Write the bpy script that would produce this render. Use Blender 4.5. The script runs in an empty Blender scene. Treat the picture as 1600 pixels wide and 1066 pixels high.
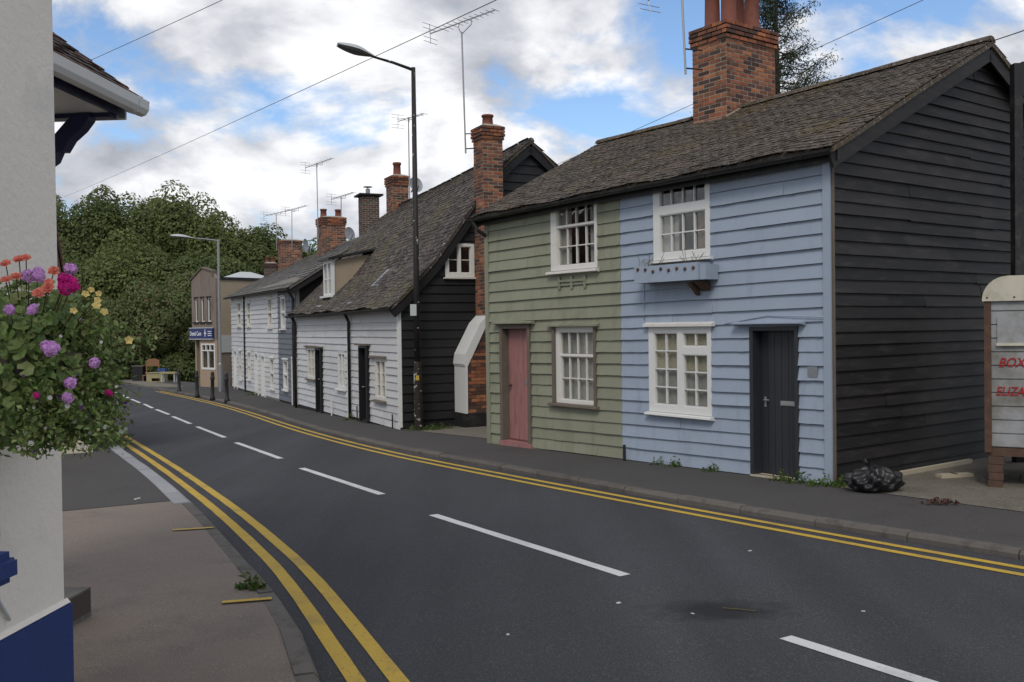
import bpy, bmesh, math, random
import numpy as np
from mathutils import Vector, Matrix
random.seed(7); RNG = np.random.default_rng(7)
sc = bpy.context.scene
COL = sc.collection
R_ = math.radians

# ------------------------------------------------------------------ camera
EYE = Vector((0, 0, 1.83))
pit, rol = R_(0.86), R_(0.75)
Fv = Vector((0, math.cos(pit), -math.sin(pit))); Rv0 = Vector((1, 0, 0)); Uv0 = Vector((0, math.sin(pit), math.cos(pit)))
Rv = Rv0 * math.cos(rol) - Uv0 * math.sin(rol); Uv = Uv0 * math.cos(rol) + Rv0 * math.sin(rol)
cd = bpy.data.cameras.new('camera'); cam = bpy.data.objects.new('camera', cd); COL.objects.link(cam)
m = Matrix((Rv, Uv, -Fv)).transposed().to_4x4(); m.translation = EYE
cam.matrix_world = m
cd.sensor_width = 36; cd.lens = 36 * 1471 / 1600; cd.clip_end = 3000; cd.clip_start = .05
sc.camera = cam

# ------------------------------------------------------------------ sky, sun, exposure
SUN_AZ, SUN_EL = R_(194), R_(46)          # azimuth clockwise from +Y
w = bpy.data.worlds.new('World'); sc.world = w; w.use_nodes = True
nt = w.node_tree; nt.nodes.clear()
def N(t, **k):
    n = nt.nodes.new(t)
    for a, b in k.items(): setattr(n, a, b)
    return n
def LK(a, b): nt.links.new(a, b)
def MA(op, a, b=None, clamp=False):
    n = N('ShaderNodeMath', operation=op); n.use_clamp = clamp
    for i, v in enumerate((a, b)):
        if v is None: continue
        if isinstance(v, (int, float)): n.inputs[i].default_value = v
        else: LK(v, n.inputs[i])
    return n.outputs[0]
def RAMP(fac, stops):
    n = N('ShaderNodeValToRGB'); e = n.color_ramp.elements
    while len(e) < len(stops): e.new(.5)
    for i, (p, c) in enumerate(stops):
        e[i].position = p; e[i].color = (*c, 1) if len(c) == 3 else c
    LK(fac, n.inputs[0]); return n.outputs[0]
tc = N('ShaderNodeTexCoord'); sx = N('ShaderNodeSeparateXYZ'); LK(tc.outputs['Generated'], sx.inputs[0])
zz = MA('ADD', MA('MAXIMUM', sx.outputs[2], 0.0), .42)
cb = N('ShaderNodeCombineXYZ'); LK(MA('DIVIDE', sx.outputs[0], zz), cb.inputs[0]); LK(MA('DIVIDE', sx.outputs[1], zz), cb.inputs[1])
def cloudnoise(off, scale, detail, rough, dist=.25):
    mp = N('ShaderNodeMapping'); mp.inputs['Location'].default_value = off; LK(cb.outputs[0], mp.inputs[0])
    n = N('ShaderNodeTexNoise'); n.inputs['Scale'].default_value = scale; n.inputs['Detail'].default_value = detail
    n.inputs['Roughness'].default_value = rough; n.inputs['Distortion'].default_value = dist
    LK(mp.outputs[0], n.inputs['Vector']); return n.outputs[0]
CO = (3.4, 1.7, 0)
big = cloudnoise(CO, 2.3, 10, .58)
lit = cloudnoise((CO[0] - .06, CO[1] + .07, 0), 2.3, 10, .58)
body = cloudnoise((9.1, 2.2, 0), 3.0, 7, .52, .3)
cover = RAMP(big, [(.40, (0, 0, 0)), (.485, (1, 1, 1))])
edge = MA('MULTIPLY', MA('SUBTRACT', big, lit), 2.2)
shade = MA('ADD', MA('ADD', MA('MULTIPLY', MA('SUBTRACT', body, .5), 2.1), .51), edge, True)
ccol = RAMP(shade, [(.08, (.40, .42, .47)), (.40, (.57, .59, .64)), (.72, (.90, .91, .94)), (1, (1.1, 1.1, 1.1))])
sky = N('ShaderNodeTexSky', sky_type='NISHITA'); sky.sun_disc = False
sky.sun_elevation = SUN_EL; sky.sun_rotation = SUN_AZ; sky.air_density = 1.0; sky.dust_density = .6; sky.ozone_density = 4.5
bs = N('ShaderNodeBackground'); bs.inputs[1].default_value = .15; LK(sky.outputs[0], bs.inputs[0])
bc = N('ShaderNodeBackground'); bc.inputs[1].default_value = 1.0; LK(ccol, bc.inputs[0])
mx = N('ShaderNodeMixShader'); LK(cover, mx.inputs[0]); LK(bs.outputs[0], mx.inputs[1]); LK(bc.outputs[0], mx.inputs[2])
wo = N('ShaderNodeOutputWorld'); LK(mx.outputs[0], wo.inputs[0])
sd_ = bpy.data.lights.new('sun', 'SUN'); sd_.energy = 1.5; sd_.angle = R_(18); sd_.color = (1, .93, .83)
so = bpy.data.objects.new('sun', sd_); COL.objects.link(so)
sdir = Vector((math.sin(SUN_AZ) * math.cos(SUN_EL), math.cos(SUN_AZ) * math.cos(SUN_EL), math.sin(SUN_EL)))
so.rotation_euler = sdir.to_track_quat('Z', 'Y').to_euler(); so.location = sdir * 60
sc.view_settings.view_transform = 'Standard'; sc.view_settings.look = 'None'
sc.view_settings.exposure = 0.12; sc.view_settings.gamma = 1; sc.view_settings.use_curve_mapping = False

# ------------------------------------------------------------------ materials
MATS = {}
def mat(name, col, rough=.7, var=.12, scale=3., stretch=(1, 1, 1), rnd=.0, bump=.0, bscale=40., bstretch=(1, 1, 1), dirt=None, dscale=1.2, dlo=.52, dhi=.7, spots=None, sscale=30., slo=.6, shi=.68, metal=0., spec=.35, trans=0., bdist=.01, dstretch=(1, 1, 1), rndcol=None):
    """Principled material; var = soft tone noise, rnd = per-piece tone, dirt/spots = (colour) worn in by noise."""
    global nt
    M = bpy.data.materials.new(name); M.use_nodes = True; nt = M.node_tree
    b = nt.nodes['Principled BSDF']; b.inputs['Roughness'].default_value = rough
    b.inputs['Metallic'].default_value = metal; b.inputs['Specular IOR Level'].default_value = spec
    geo = N('ShaderNodeNewGeometry')
    def noise(sc_, st=(1, 1, 1), det=5, ro=.6):
        mp = N('ShaderNodeMapping'); mp.inputs['Scale'].default_value = st; LK(geo.outputs['Position'], mp.inputs[0])
        n = N('ShaderNodeTexNoise'); n.inputs['Scale'].default_value = sc_; n.inputs['Detail'].default_value = det; n.inputs['Roughness'].default_value = ro
        LK(mp.outputs[0], n.inputs['Vector']); return n.outputs[0]
    def mix(f, a, c2):
        n = N('ShaderNodeMix', data_type='RGBA'); LK(f, n.inputs[0])
        for i, v in ((6, a), (7, c2)):
            if isinstance(v, tuple): n.inputs[i].default_value = (*v, 1)
            else: LK(v, n.inputs[i])
        return n.outputs[2]
    k = MA('ADD', MA('MULTIPLY', MA('SUBTRACT', noise(scale, stretch), .5), var * 2.4), 1.0)
    r = None
    if rnd or rndcol:
        oi = N('ShaderNodeObjectInfo')
        r = MA('FRACT', MA('ADD', oi.outputs['Random'], geo.outputs['Random Per Island']))
        k = MA('MULTIPLY', k, MA('ADD', MA('MULTIPLY', MA('SUBTRACT', r, .5), rnd * 2), 1.0))
    base = (col[0], col[1], col[2])
    if rndcol:
        base = RAMP(MA('FRACT', MA('MULTIPLY', r, 7.31)), [(i / len(rndcol), c) for i, c in enumerate(rndcol)]); nt.nodes[-1].color_ramp.interpolation = 'CONSTANT'
    vm = N('ShaderNodeVectorMath', operation='SCALE')
    if isinstance(base, tuple): vm.inputs[0].default_value = base
    else: LK(base, vm.inputs[0])
    LK(k, vm.inputs['Scale']); c = vm.outputs[0]
    if dirt:
        c = mix(RAMP(noise(dscale, dstretch, 6, .65), [(dlo, (0, 0, 0)), (dhi, (1, 1, 1))]), c, dirt)
    if spots:
        c = mix(RAMP(noise(sscale, (1, 1, 1), 3, .6), [(slo, (0, 0, 0)), (shi, (1, 1, 1))]), c, spots)
    LK(c, b.inputs['Base Color'])
    if bump:
        bp = N('ShaderNodeBump'); bp.inputs['Strength'].default_value = bump; bp.inputs['Distance'].default_value = bdist
        LK(noise(bscale, bstretch, 6, .65), bp.inputs['Height']); LK(bp.outputs[0], b.inputs['Normal'])
    if trans:
        o = nt.nodes['Material Output']; t = N('ShaderNodeBsdfTranslucent'); LK(c, t.inputs[0])
        ms = N('ShaderNodeMixShader'); ms.inputs[0].default_value = trans
        LK(b.outputs[0], ms.inputs[1]); LK(t.outputs[0], ms.inputs[2]); LK(ms.outputs[0], o.inputs[0])
    MATS[name] = M; return M
GR = (1, 1, 9)   # grain stretched along the horizontal
boardkw = dict(rough=.62, var=.07, scale=1.6, rnd=.055, bump=.35, bscale=14, bstretch=(1, 1, 7), bdist=.006)
M_green = mat('sage_green_paint', (.222, .228, .163), dirt=(.155, .155, .10), dscale=1.7, dlo=.50, dhi=.80, dstretch=(2.5, 2.5, .5), **boardkw)
M_blue = mat('pale_blue_paint', (.283, .333, .408), dirt=(.21, .243, .30), dscale=1.5, dlo=.52, dhi=.84, dstretch=(2.5, 2.5, .5), **boardkw)
kw = dict(boardkw); kw.update(rnd=.5, var=.3)
M_black = mat('weathered_black_boards', (.012, .0105, .0105), dirt=(.036, .030, .028), dscale=2.2, dlo=.5, dhi=.75, dstretch=(1, 1, 6), **kw)
kw.update(rnd=.12)
M_tar = mat('tarred_black_boards', (.009, .009, .0105), **kw)
M_white = mat('white_board_paint', (.52, .52, .525), dirt=(.33, .33, .32), dscale=1.6, dlo=.55, dhi=.85, dstretch=(1, 1, 2), **boardkw)
M_grey = mat('slate_grey_paint', (.125, .135, .16), **boardkw)
M_trim = mat('white_window_paint', (.62, .60, .56), rough=.5, var=.06, scale=4, dirt=(.42, .39, .34), dscale=5, dlo=.58, dhi=.8)
M_upvc = mat('white_joinery', (.64, .64, .62), rough=.4, var=.03)
M_oldwood = mat('bare_weathered_wood', (.13, .105, .085), rough=.85, var=.25, scale=5, bump=.4, bscale=30, bstretch=(4, 4, 1))
M_pink = mat('faded_pink_door_paint', (.30, .145, .138), rough=.55, var=.12, scale=4, dirt=(.22, .10, .095), dscale=4, dstretch=(3, 3, .6))
M_navydoor = mat('dark_slate_door_paint', (.028, .031, .037), rough=.4, var=.08)
M_dkdoor = mat('black_door_paint', (.012, .011, .012), rough=.5, var=.1)
M_dark = mat('black_plinth', (.013, .012, .012), rough=.8, var=.3, dirt=(.05, .045, .04), dscale=4)
M_gutter = mat('black_gutter', (.018, .017, .018), rough=.5, var=.2, dirt=(.05, .05, .045), dscale=6)
M_inside = mat('dim_interior_plaster', (.30, .28, .25), rough=.9)
M_curtain = mat('net_curtain', (.40, .39, .37), rough=.9, var=.14, scale=10, stretch=(4, 4, .4), trans=.15)
M_curtbrown = mat('brown_curtain', (.16, .10, .075), rough=.9, var=.2, scale=12, stretch=(4, 4, .4))
M_blind = mat('pale_roller_blind', (.42, .38, .28), rough=.8, var=.05)
M_mortar = mat('lime_mortar', (.30, .26, .21), rough=.95, var=.25, scale=14)
BR = [(.075, .04, .032), (.25, .085, .045), (.27, .10, .05), (.15, .06, .04), (.22, .09, .05), (.095, .05, .04), (.33, .13, .06)]
M_brick = mat('orange_red_brick', (.28, .1, .05), rough=.9, var=.25, scale=18, rnd=.22, rndcol=BR, bump=.5, bscale=70, bdist=.004, spots=(.42, .37, .30), sscale=22, slo=.69, shi=.77, dirt=(.055, .038, .032), dscale=2.6, dlo=.50, dhi=.72)
M_brickdk = mat('dark_brown_brick', (.09, .05, .04), rough=.9, var=.2, scale=18, rnd=.3, rndcol=[(.07, .045, .038), (.11, .06, .045), (.06, .045, .04)])
M_pot = mat('terracotta', (.175, .06, .042), rough=.8, var=.18, scale=7, dirt=(.08, .04, .034), dscale=4)
M_tileA = mat('lichened_plain_tile', (.055, .045, .036), rough=.9, var=.22, scale=2.2, rnd=.18, rndcol=[(.064, .049, .038), (.080, .060, .046), (.050, .041, .033), (.072, .054, .041)], bump=.6, bscale=60, bdist=.006,
             dirt=(.085, .062, .028), dscale=.9, dlo=.52, dhi=.66, spots=(.20, .19, .165), sscale=28, slo=.575, shi=.65)
M_tileB = mat('mossy_brown_tile', (.055, .046, .038), rough=.92, var=.25, scale=3, rnd=.4, rndcol=[(.062, .05, .042), (.088, .07, .058), (.045, .038, .034), (.07, .056, .045)], bump=.6, bscale=40,
             dirt=(.085, .072, .034), dscale=.8, dlo=.52, dhi=.68, spots=(.20, .185, .16), sscale=13, slo=.57, shi=.66)
M_slateC = mat('grey_slate', (.115, .108, .10), rough=.8, var=.2, scale=2.5, rnd=.3, dirt=(.075, .068, .045), dscale=1, spots=(.17, .165, .15), sscale=10, slo=.63, shi=.7)
M_redtile = mat('red_brown_clay_tile', (.085, .05, .038), rough=.85, var=.25, rnd=.4, rndcol=[(.07, .045, .037), (.12, .06, .043), (.055, .042, .037), (.16, .068, .042)], spots=(.2, .18, .15), sscale=35, slo=.66, shi=.72)
M_render = mat('rough_white_render', (.80, .74, .66), rough=.9, var=.06, scale=1.5, bump=.5, bscale=30, bdist=.010, dirt=(.62, .59, .55), dscale=2.2, dlo=.55, dhi=.8)
M_pubblue = mat('royal_blue_masonry_paint', (.022, .045, .16), rough=.5, var=.12, scale=3, bump=.35, bscale=50, dirt=(.03, .055, .17), dscale=4)
M_navy = mat('navy_gloss_paint', (.012, .016, .055), rough=.35, var=.1)
M_cream = mat('cream_render', (.50, .46, .36), rough=.9, var=.1)
M_beige = mat('beige_pebbledash', (.32, .265, .19), rough=.95, var=.1, scale=2, bump=.5, bscale=60)
M_brownr = mat('grey_brown_render', (.20, .16, .135), rough=.95, var=.14, scale=2, dstretch=(3, 3, .5), dirt=(.13, .10, .085), dscale=1.5)
M_tan = mat('tan_rendered_base', (.34, .25, .18), rough=.9, var=.1)
M_sign = mat('blue_sign_face', (.012, .022, .12), rough=.4, var=.03)
M_signtxt = mat('white_sign_lettering', (.7, .72, .76), rough=.5, var=.02)
M_metal = mat('galvanised_steel', (.28, .29, .30), rough=.45, metal=.6, var=.15, scale=8)
M_alu = mat('dull_aluminium', (.33, .33, .33), rough=.5, metal=.5, var=.1)
M_wire = mat('telephone_cable', (.035, .035, .04), rough=.7)
M_lampblk = mat('flaking_black_paint', (.016, .013, .012), rough=.6, var=.3, spots=(.46, .45, .43), sscale=9, slo=.66, shi=.68)
M_lampblk2 = mat('badly_flaking_paint', (.02, .014, .012), rough=.6, var=.3, spots=(.42, .41, .39), sscale=9, slo=.60, shi=.62)
M_lampgrey = mat('lantern_grey', (.42, .44, .44), rough=.5, var=.06)
M_diff = mat('smoked_lantern_bowl', (.12, .12, .12), rough=.25, var=.05)
M_asph = mat('dark_asphalt', (.044, .045, .052), rough=.86, var=.12, scale=.7, bump=1.0, bscale=95, bdist=.012, dirt=(.041, .042, .047), dscale=.5, dlo=.44, dhi=.62, spots=(.098, .098, .102), sscale=85, slo=.52, shi=.66, spec=.3)
M_patch = mat('oil_stain', (.026, .026, .028), rough=.7, var=.2, scale=6, bump=.6, bscale=130)
M_pave = mat('footway_asphalt', (.058, .054, .053), rough=.9, var=.10, scale=.9, bump=.6, bscale=140, dirt=(.046, .043, .043), dscale=.6, spots=(.115, .108, .102), sscale=80, slo=.54, shi=.68)
M_paveL = mat('warm_footway_asphalt', (.185, .150, .124), rough=.92, var=.12, scale=1.2, bump=.8, bscale=150, bdist=.008, dirt=(.135, .112, .097), dscale=1.1, spots=(.27, .235, .21), sscale=90, slo=.53, shi=.66)
M_kerb = mat('granite_kerb', (.105, .095, .084), rough=.9, var=.2, scale=6, rnd=.16, bump=.5, bscale=60, dirt=(.06, .055, .048), dscale=5)
M_kerbpale = mat('pale_concrete_kerb', (.27, .275, .285), rough=.9, var=.12, scale=5, rnd=.08)
M_yel = mat('yellow_road_paint', (.48, .32, .045), rough=.75, var=.12, scale=5, bump=.5, bscale=120, spots=(.17, .13, .06), sscale=45, slo=.60, shi=.70, dirt=(.33, .225, .06), dscale=2.2)
M_wht = mat('white_road_paint', (.56, .57, .57), rough=.75, var=.08, scale=5, bump=.5, bscale=120, spots=(.25, .25, .26), sscale=45, slo=.62, shi=.72, dirt=(.44, .44, .44), dscale=2.5)
M_gravel = mat('gravel_yard', (.16, .145, .115), rough=.95, var=.25, scale=6, bump=1, bscale=55, bdist=.02, spots=(.27, .25, .21), sscale=50, slo=.55, shi=.65, dirt=(.11, .10, .075), dscale=1.3)
M_earth = mat('rough_ground', (.055, .06, .03), rough=.95, var=.3, scale=.6, dirt=(.09, .08, .055), dscale=.4)
M_bag = mat('black_bin_bag_plastic', (.008, .008, .009), rough=.42, var=.1, bump=.18, bscale=20, bdist=.02, spec=.5)
M_trail = mat('grubby_white_aluminium', (.29, .295, .30), rough=.55, var=.1, scale=3, dirt=(.14, .135, .11), dscale=2.6, dlo=.44, dhi=.70)
M_trailtop = mat('mildewed_cream_roof', (.50, .47, .38), rough=.6, var=.1, dirt=(.30, .29, .22), dscale=4, dlo=.5, dhi=.75)
M_rust = mat('rusty_steel', (.085, .05, .036), rough=.9, var=.4, scale=9, dirt=(.14, .07, .04), dscale=9)
M_redpaint = mat('red_brushed_lettering', (.30, .012, .018), rough=.6, var=.15)
M_plank = mat('offcut_board', (.42, .37, .28), rough=.85, var=.15)
M_litter = mat('brown_litter', (.07, .03, .022), rough=.8, var=.4, scale=30)
M_chip = mat('pale_litter', (.5, .5, .48), rough=.8)
M_bench = mat('pale_varnished_wood', (.30, .26, .14), rough=.6, var=.12, scale=5)
M_chair = mat('brown_wood', (.20, .10, .05), rough=.6, var=.15, scale=5)
M_bluebox = mat('blue_plastic', (.035, .07, .20), rough=.45)
M_bark = mat('bark', (.07, .055, .042), rough=.95, var=.3, scale=4, stretch=(4, 4, .8), bump=.8, bscale=12)
def leafmat(n, c, cols, tr=.42): return mat(n, c, rough=.6, var=.38, scale=.32, rnd=.28, rndcol=cols, trans=tr, spec=.25)
M_leafA = leafmat('broadleaf_foliage', (.06, .085, .025), [(.098, .125, .038), (.125, .16, .048), (.155, .185, .06), (.115, .145, .05), (.18, .19, .07)])
M_leafB = leafmat('dark_foliage', (.045, .07, .022), [(.08, .108, .036), (.105, .137, .045), (.13, .162, .055)])
M_leafR = leafmat('red_tinged_foliage', (.08, .085, .035), [(.105, .14, .048), (.135, .165, .06), (.19, .155, .085), (.12, .155, .055), (.125, .16, .06)])
M_leafC = leafmat('conifer_needles', (.04, .06, .03), [(.024, .042, .022), (.04, .06, .028), (.05, .058, .028)], .15)
M_weed = leafmat('weeds_green', (.09, .15, .03), [(.06, .11, .022), (.10, .16, .035), (.13, .17, .05)])
M_gleaf = mat('geranium_leaf', (.08, .13, .03), rough=.45, var=.15, scale=9, rnd=.25, rndcol=[(.13, .20, .06), (.17, .25, .07), (.22, .30, .09), (.15, .22, .07), (.28, .33, .12)], trans=.3)
M_stem = mat('brown_green_stem', (.09, .075, .03), rough=.7, var=.2)
def petal(n, c): return mat(n, c, rough=.6, var=.15, scale=30, rnd=.18, trans=.3)
M_pmauve = petal('mauve_petals', (.70, .38, .74)); M_pmag = petal('magenta_petals', (.62, .012, .27)); M_pcor = petal('coral_petals', (.80, .27, .20)); M_pyel = petal('cream_yellow_petals', (.72, .56, .20)); M_pwht = petal('white_petals', (.62, .60, .58)); M_ppur = petal('purple_petals', (.16, .05, .24))
# an old oil stain soaked into the road, with a soft ragged edge
nt = M_asph.node_tree; b_ = nt.nodes['Principled BSDF']; src = b_.inputs['Base Color'].links[0].from_socket
ge = N('ShaderNodeNewGeometry'); mp_ = N('ShaderNodeMapping'); mp_.inputs['Location'].default_value = (-1.36 * 2.0, -6.32 * 3.6, 0); mp_.inputs['Scale'].default_value = (2.0, 3.6, 0)
LK(ge.outputs['Position'], mp_.inputs[0]); ln_ = N('ShaderNodeVectorMath', operation='LENGTH'); LK(mp_.outputs[0], ln_.inputs[0])
ns_ = N('ShaderNodeTexNoise'); ns_.inputs['Scale'].default_value = 5; ns_.inputs['Detail'].default_value = 6; LK(ge.outputs['Position'], ns_.inputs['Vector'])
mk = RAMP(MA('ADD', ln_.outputs['Value'], MA('MULTIPLY', MA('SUBTRACT', ns_.outputs[0], .5), 1.6)), [(.30, (.85, .85, .85)), (1.0, (0, 0, 0))])
mp2 = N('ShaderNodeMapping'); mp2.inputs['Rotation'].default_value = (0, 0, R_(-30)); mp2.inputs['Scale'].default_value = (1.5, .10, 1); LK(ge.outputs['Position'], mp2.inputs[0])
n2_ = N('ShaderNodeTexNoise'); n2_.inputs['Scale'].default_value = 1.0; n2_.inputs['Detail'].default_value = 4; LK(mp2.outputs[0], n2_.inputs['Vector'])
vs_ = N('ShaderNodeVectorMath', operation='SCALE'); LK(src, vs_.inputs[0]); LK(MA('ADD', MA('MULTIPLY', n2_.outputs[0], .9), .55), vs_.inputs['Scale']); src = vs_.outputs[0]   # lanes polished by tyres
mxs = N('ShaderNodeMix', data_type='RGBA'); LK(mk, mxs.inputs[0]); LK(src, mxs.inputs[6]); mxs.inputs[7].default_value = (.014, .014, .017, 1); LK(mxs.outputs[2], b_.inputs['Base Color'])
# glass
G_ = bpy.data.materials.new('window_glass'); G_.use_nodes = True; nt = G_.node_tree; nt.nodes.clear()
o_ = N('ShaderNodeOutputMaterial'); t_ = N('ShaderNodeBsdfTransparent'); t_.inputs[0].default_value = (.92, .93, .92, 1)
g_ = N('ShaderNodeBsdfGlossy'); g_.inputs['Roughness'].default_value = .03; fr = N('ShaderNodeLayerWeight')
geo_ = N('ShaderNodeNewGeometry'); nz = N('ShaderNodeTexNoise'); nz.inputs['Scale'].default_value = 3.5; LK(geo_.outputs['Position'], nz.inputs['Vector'])
bp_ = N('ShaderNodeBump'); bp_.inputs['Strength'].default_value = .12; bp_.inputs['Distance'].default_value = .03; LK(nz.outputs[0], bp_.inputs['Height']); LK(bp_.outputs[0], g_.inputs['Normal'])
ms_ = N('ShaderNodeMixShader'); LK(MA('ADD', MA('MULTIPLY', MA('POWER', fr.outputs['Facing'], 5.0), .85), .07, True), ms_.inputs[0]); LK(t_.outputs[0], ms_.inputs[1]); LK(g_.outputs[0], ms_.inputs[2]); LK(ms_.outputs[0], o_.inputs[0])

# ------------------------------------------------------------------ mesh helpers
def mesh(name, v, f, smooth=False):
    me = bpy.data.meshes.new(name); me.from_pydata([tuple(p) for p in v], [], f); me.update()
    me.materials.append(None)
    if smooth: me.polygons.foreach_set('use_smooth', [True] * len(me.polygons))
    return me
def obj(name, me, M, parent=None, loc=(0, 0, 0), rot=(0, 0, 0), scale=(1, 1, 1), kind=None, label=None):
    o = bpy.data.objects.new(name, me); COL.objects.link(o); o.parent = parent
    o.location = loc; o.rotation_euler = rot; o.scale = scale
    if M is not None:
        o.material_slots[0].link = 'OBJECT'; o.material_slots[0].material = M
    if kind: o['kind'] = kind
    if label: o['label'] = label
    return o
def tag(o, label, cat, group=None):
    o['label'] = label; o['category'] = cat
    if group: o['group'] = group
    return o
def thing(name, label, cat, loc=(0, 0, 0), rz=0, group=None):
    o = bpy.data.objects.new(name, None); COL.objects.link(o); o.location = loc; o.rotation_euler = (0, 0, rz)
    o.empty_display_size = .2
    return tag(o, label, cat, group)
BOXV = [(x, y, z) for z in (0, 1) for y in (0, 1) for x in (0, 1)]
BOXF = [(0, 2, 3, 1), (4, 5, 7, 6), (0, 1, 5, 4), (1, 3, 7, 5), (3, 2, 6, 7), (2, 0, 4, 6)]
UNIT = mesh('unit_block', BOXV, BOXF)
def box(name, x, y, z, M, parent=None, rot=(0, 0, 0), **k):
    return obj(name, UNIT, M, parent, (x[0], y[0], z[0]), rot, (x[1] - x[0], y[1] - y[0], z[1] - z[0]), **k)
class MB:
    def __init__(s): s.v = []; s.f = []
    def add(s, v, f):
        n = len(s.v); s.v += [tuple(p) for p in v]; s.f += [tuple(i + n for i in q) for q in f]; return s
    def box(s, x, y, z):
        return s.add([(x[p[0]], y[p[1]], z[p[2]]) for p in BOXV], BOXF)
    def beam(s, a, b, w, h, up=(0, 0, 1)):
        a, b = Vector(a), Vector(b); d = (b - a).normalized(); u = Vector(up); r = d.cross(u)
        if r.length < 1e-4: r = d.cross(Vector((1, 0, 0)))
        r.normalize(); u = r.cross(d)
        c = [(-w / 2, -h / 2), (w / 2, -h / 2), (w / 2, h / 2), (-w / 2, h / 2)]
        v = [a + r * i + u * j for i, j in c] + [b + r * i + u * j for i, j in c]
        return s.add(v, [(0, 1, 2, 3), (7, 6, 5, 4), (0, 4, 5, 1), (1, 5, 6, 2), (2, 6, 7, 3), (3, 7, 4, 0)])
    def tube(s, pts, r, n=8, cap=True):
        pts = [Vector(p) for p in pts]; rr = r if isinstance(r, (list, tuple)) else [r] * len(pts); v = []
        prev = None
        for i, p in enumerate(pts):
            d = (pts[min(i + 1, len(pts) - 1)] - pts[max(i - 1, 0)]).normalized()
            if prev is None: x = d.orthogonal().normalized()
            else: x = (prev - d * prev.dot(d)); x = x.normalized() if x.length > 1e-5 else d.orthogonal().normalized()
            prev = x; y = d.cross(x)
            v += [p + (x * math.cos(2 * math.pi * k / n) + y * math.sin(2 * math.pi * k / n)) * rr[i] for k in range(n)]
        f = [(i * n + k, i * n + (k + 1) % n, (i + 1) * n + (k + 1) % n, (i + 1) * n + k) for i in range(len(pts) - 1) for k in range(n)]
        if cap: f += [tuple(range(n - 1, -1, -1)), tuple((len(pts) - 1) * n + k for k in range(n))]
        return s.add(v, f)
    def lathe(s, prof, c=(0, 0, 0), n=16):
        v = [(c[0] + r * math.cos(2 * math.pi * k / n), c[1] + r * math.sin(2 * math.pi * k / n), c[2] + z) for r, z in prof for k in range(n)]
        f = [(i * n + k, i * n + (k + 1) % n, (i + 1) * n + (k + 1) % n, (i + 1) * n + k) for i in range(len(prof) - 1) for k in range(n)]
        f += [tuple(range(n - 1, -1, -1)), tuple((len(prof) - 1) * n + k for k in range(n))]
        return s.add(v, f)
    def prism(s, poly, a, b, ax='y'):
        """polygon in the plane across axis ax, swept a..b"""
        n = len(poly)
        P = (lambda p, t: (p[0], t, p[1])) if ax == 'y' else ((lambda p, t: (t, p[0], p[1])) if ax == 'x' else (lambda p, t: (p[0], p[1], t)))
        v = [P(p, a) for p in poly] + [P(p, b) for p in poly]
        f = [tuple(range(n)), tuple(range(2 * n - 1, n - 1, -1))] + [(i, i + n, (i + 1) % n + n, (i + 1) % n) for i in range(n)]
        return s.add(v, f)
    def build(s, name, M, parent=None, loc=(0, 0, 0), rot=(0, 0, 0), smooth=False, **k):
        return obj(name, mesh(name, s.v, s.f, smooth), M, parent, loc, rot, **k)
def holes_mesh(mb, x0, x1, z0, z1, holes, y0, y1):
    """plate in x/z with rectangular holes, y0 (front) .. y1 (back)"""
    xs = sorted({x0, x1, *[min(max(h[i], x0), x1) for h in holes for i in (0, 1)]}); zs = sorted({z0, z1, *[min(max(h[i], z0), z1) for h in holes for i in (2, 3)]})
    nx, nz = len(xs) - 1, len(zs) - 1
    def solid(i, j):
        if i < 0 or j < 0 or i >= nx or j >= nz: return False
        cx, cz = (xs[i] + xs[i + 1]) / 2, (zs[j] + zs[j + 1]) / 2
        return not any(h[0] < cx < h[1] and h[2] < cz < h[3] for h in holes)
    for i in range(nx):
        for j in range(nz):
            if not solid(i, j): continue
            a, b, c, d = xs[i], xs[i + 1], zs[j], zs[j + 1]
            mb.add([(a, y0, c), (b, y0, c), (b, y0, d), (a, y0, d)], [(0, 1, 2, 3)])
            mb.add([(a, y1, c), (b, y1, c), (b, y1, d), (a, y1, d)], [(3, 2, 1, 0)])
            if not solid(i - 1, j): mb.add([(a, y0, c), (a, y1, c), (a, y1, d), (a, y0, d)], [(3, 2, 1, 0)])
            if not solid(i + 1, j): mb.add([(b, y0, c), (b, y1, c), (b, y1, d), (b, y0, d)], [(0, 1, 2, 3)])
            if not solid(i, j - 1): mb.add([(a, y0, c), (b, y0, c), (b, y1, c), (a, y1, c)], [(3, 2, 1, 0)])
            if not solid(i, j + 1): mb.add([(a, y0, d), (b, y0, d), (b, y1, d), (a, y1, d)], [(0, 1, 2, 3)])
    return mb
SD = (-.596, .803)
def zs_(s): return -.004 - .022 * max(-40, min(s, 60))
def zg(x, y): return zs_(SD[0] * x + SD[1] * y)

# ------------------------------------------------------------------ the ground
def sheet(name, rows, M, dz, kind='structure', parent=None):
    """rows: list of point lists (same length) -> a draped sheet"""
    v = []; n = len(rows[0])
    for r in rows: v += [(p[0], p[1], zg(p[0], p[1]) + dz) for p in r]
    f = [(i * n + k, i * n + k + 1, (i + 1) * n + k + 1, (i + 1) * n + k) for i in range(len(rows) - 1) for k in range(n - 1)]
    o = obj(name, mesh(name, v, f), M, parent)
    if kind: o['kind'] = kind
    return o
def lerp2(a, b, t): return (a[0] + (b[0] - a[0]) * t, a[1] + (b[1] - a[1]) * t)
def resample(pl, step):
    out = [pl[0]]
    for a, b in zip(pl, pl[1:]):
        L = math.dist(a, b); k = max(1, int(L / step)); out += [lerp2(a, b, i / k) for i in range(1, k + 1)]
    return out
def smooth_line(pl, it=2):
    for _ in range(it):
        q = [pl[0]]
        for a, b in zip(pl, pl[1:]): q += [lerp2(a, b, .25), lerp2(a, b, .75)]
        pl = q + [pl[-1]]
    return pl
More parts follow.
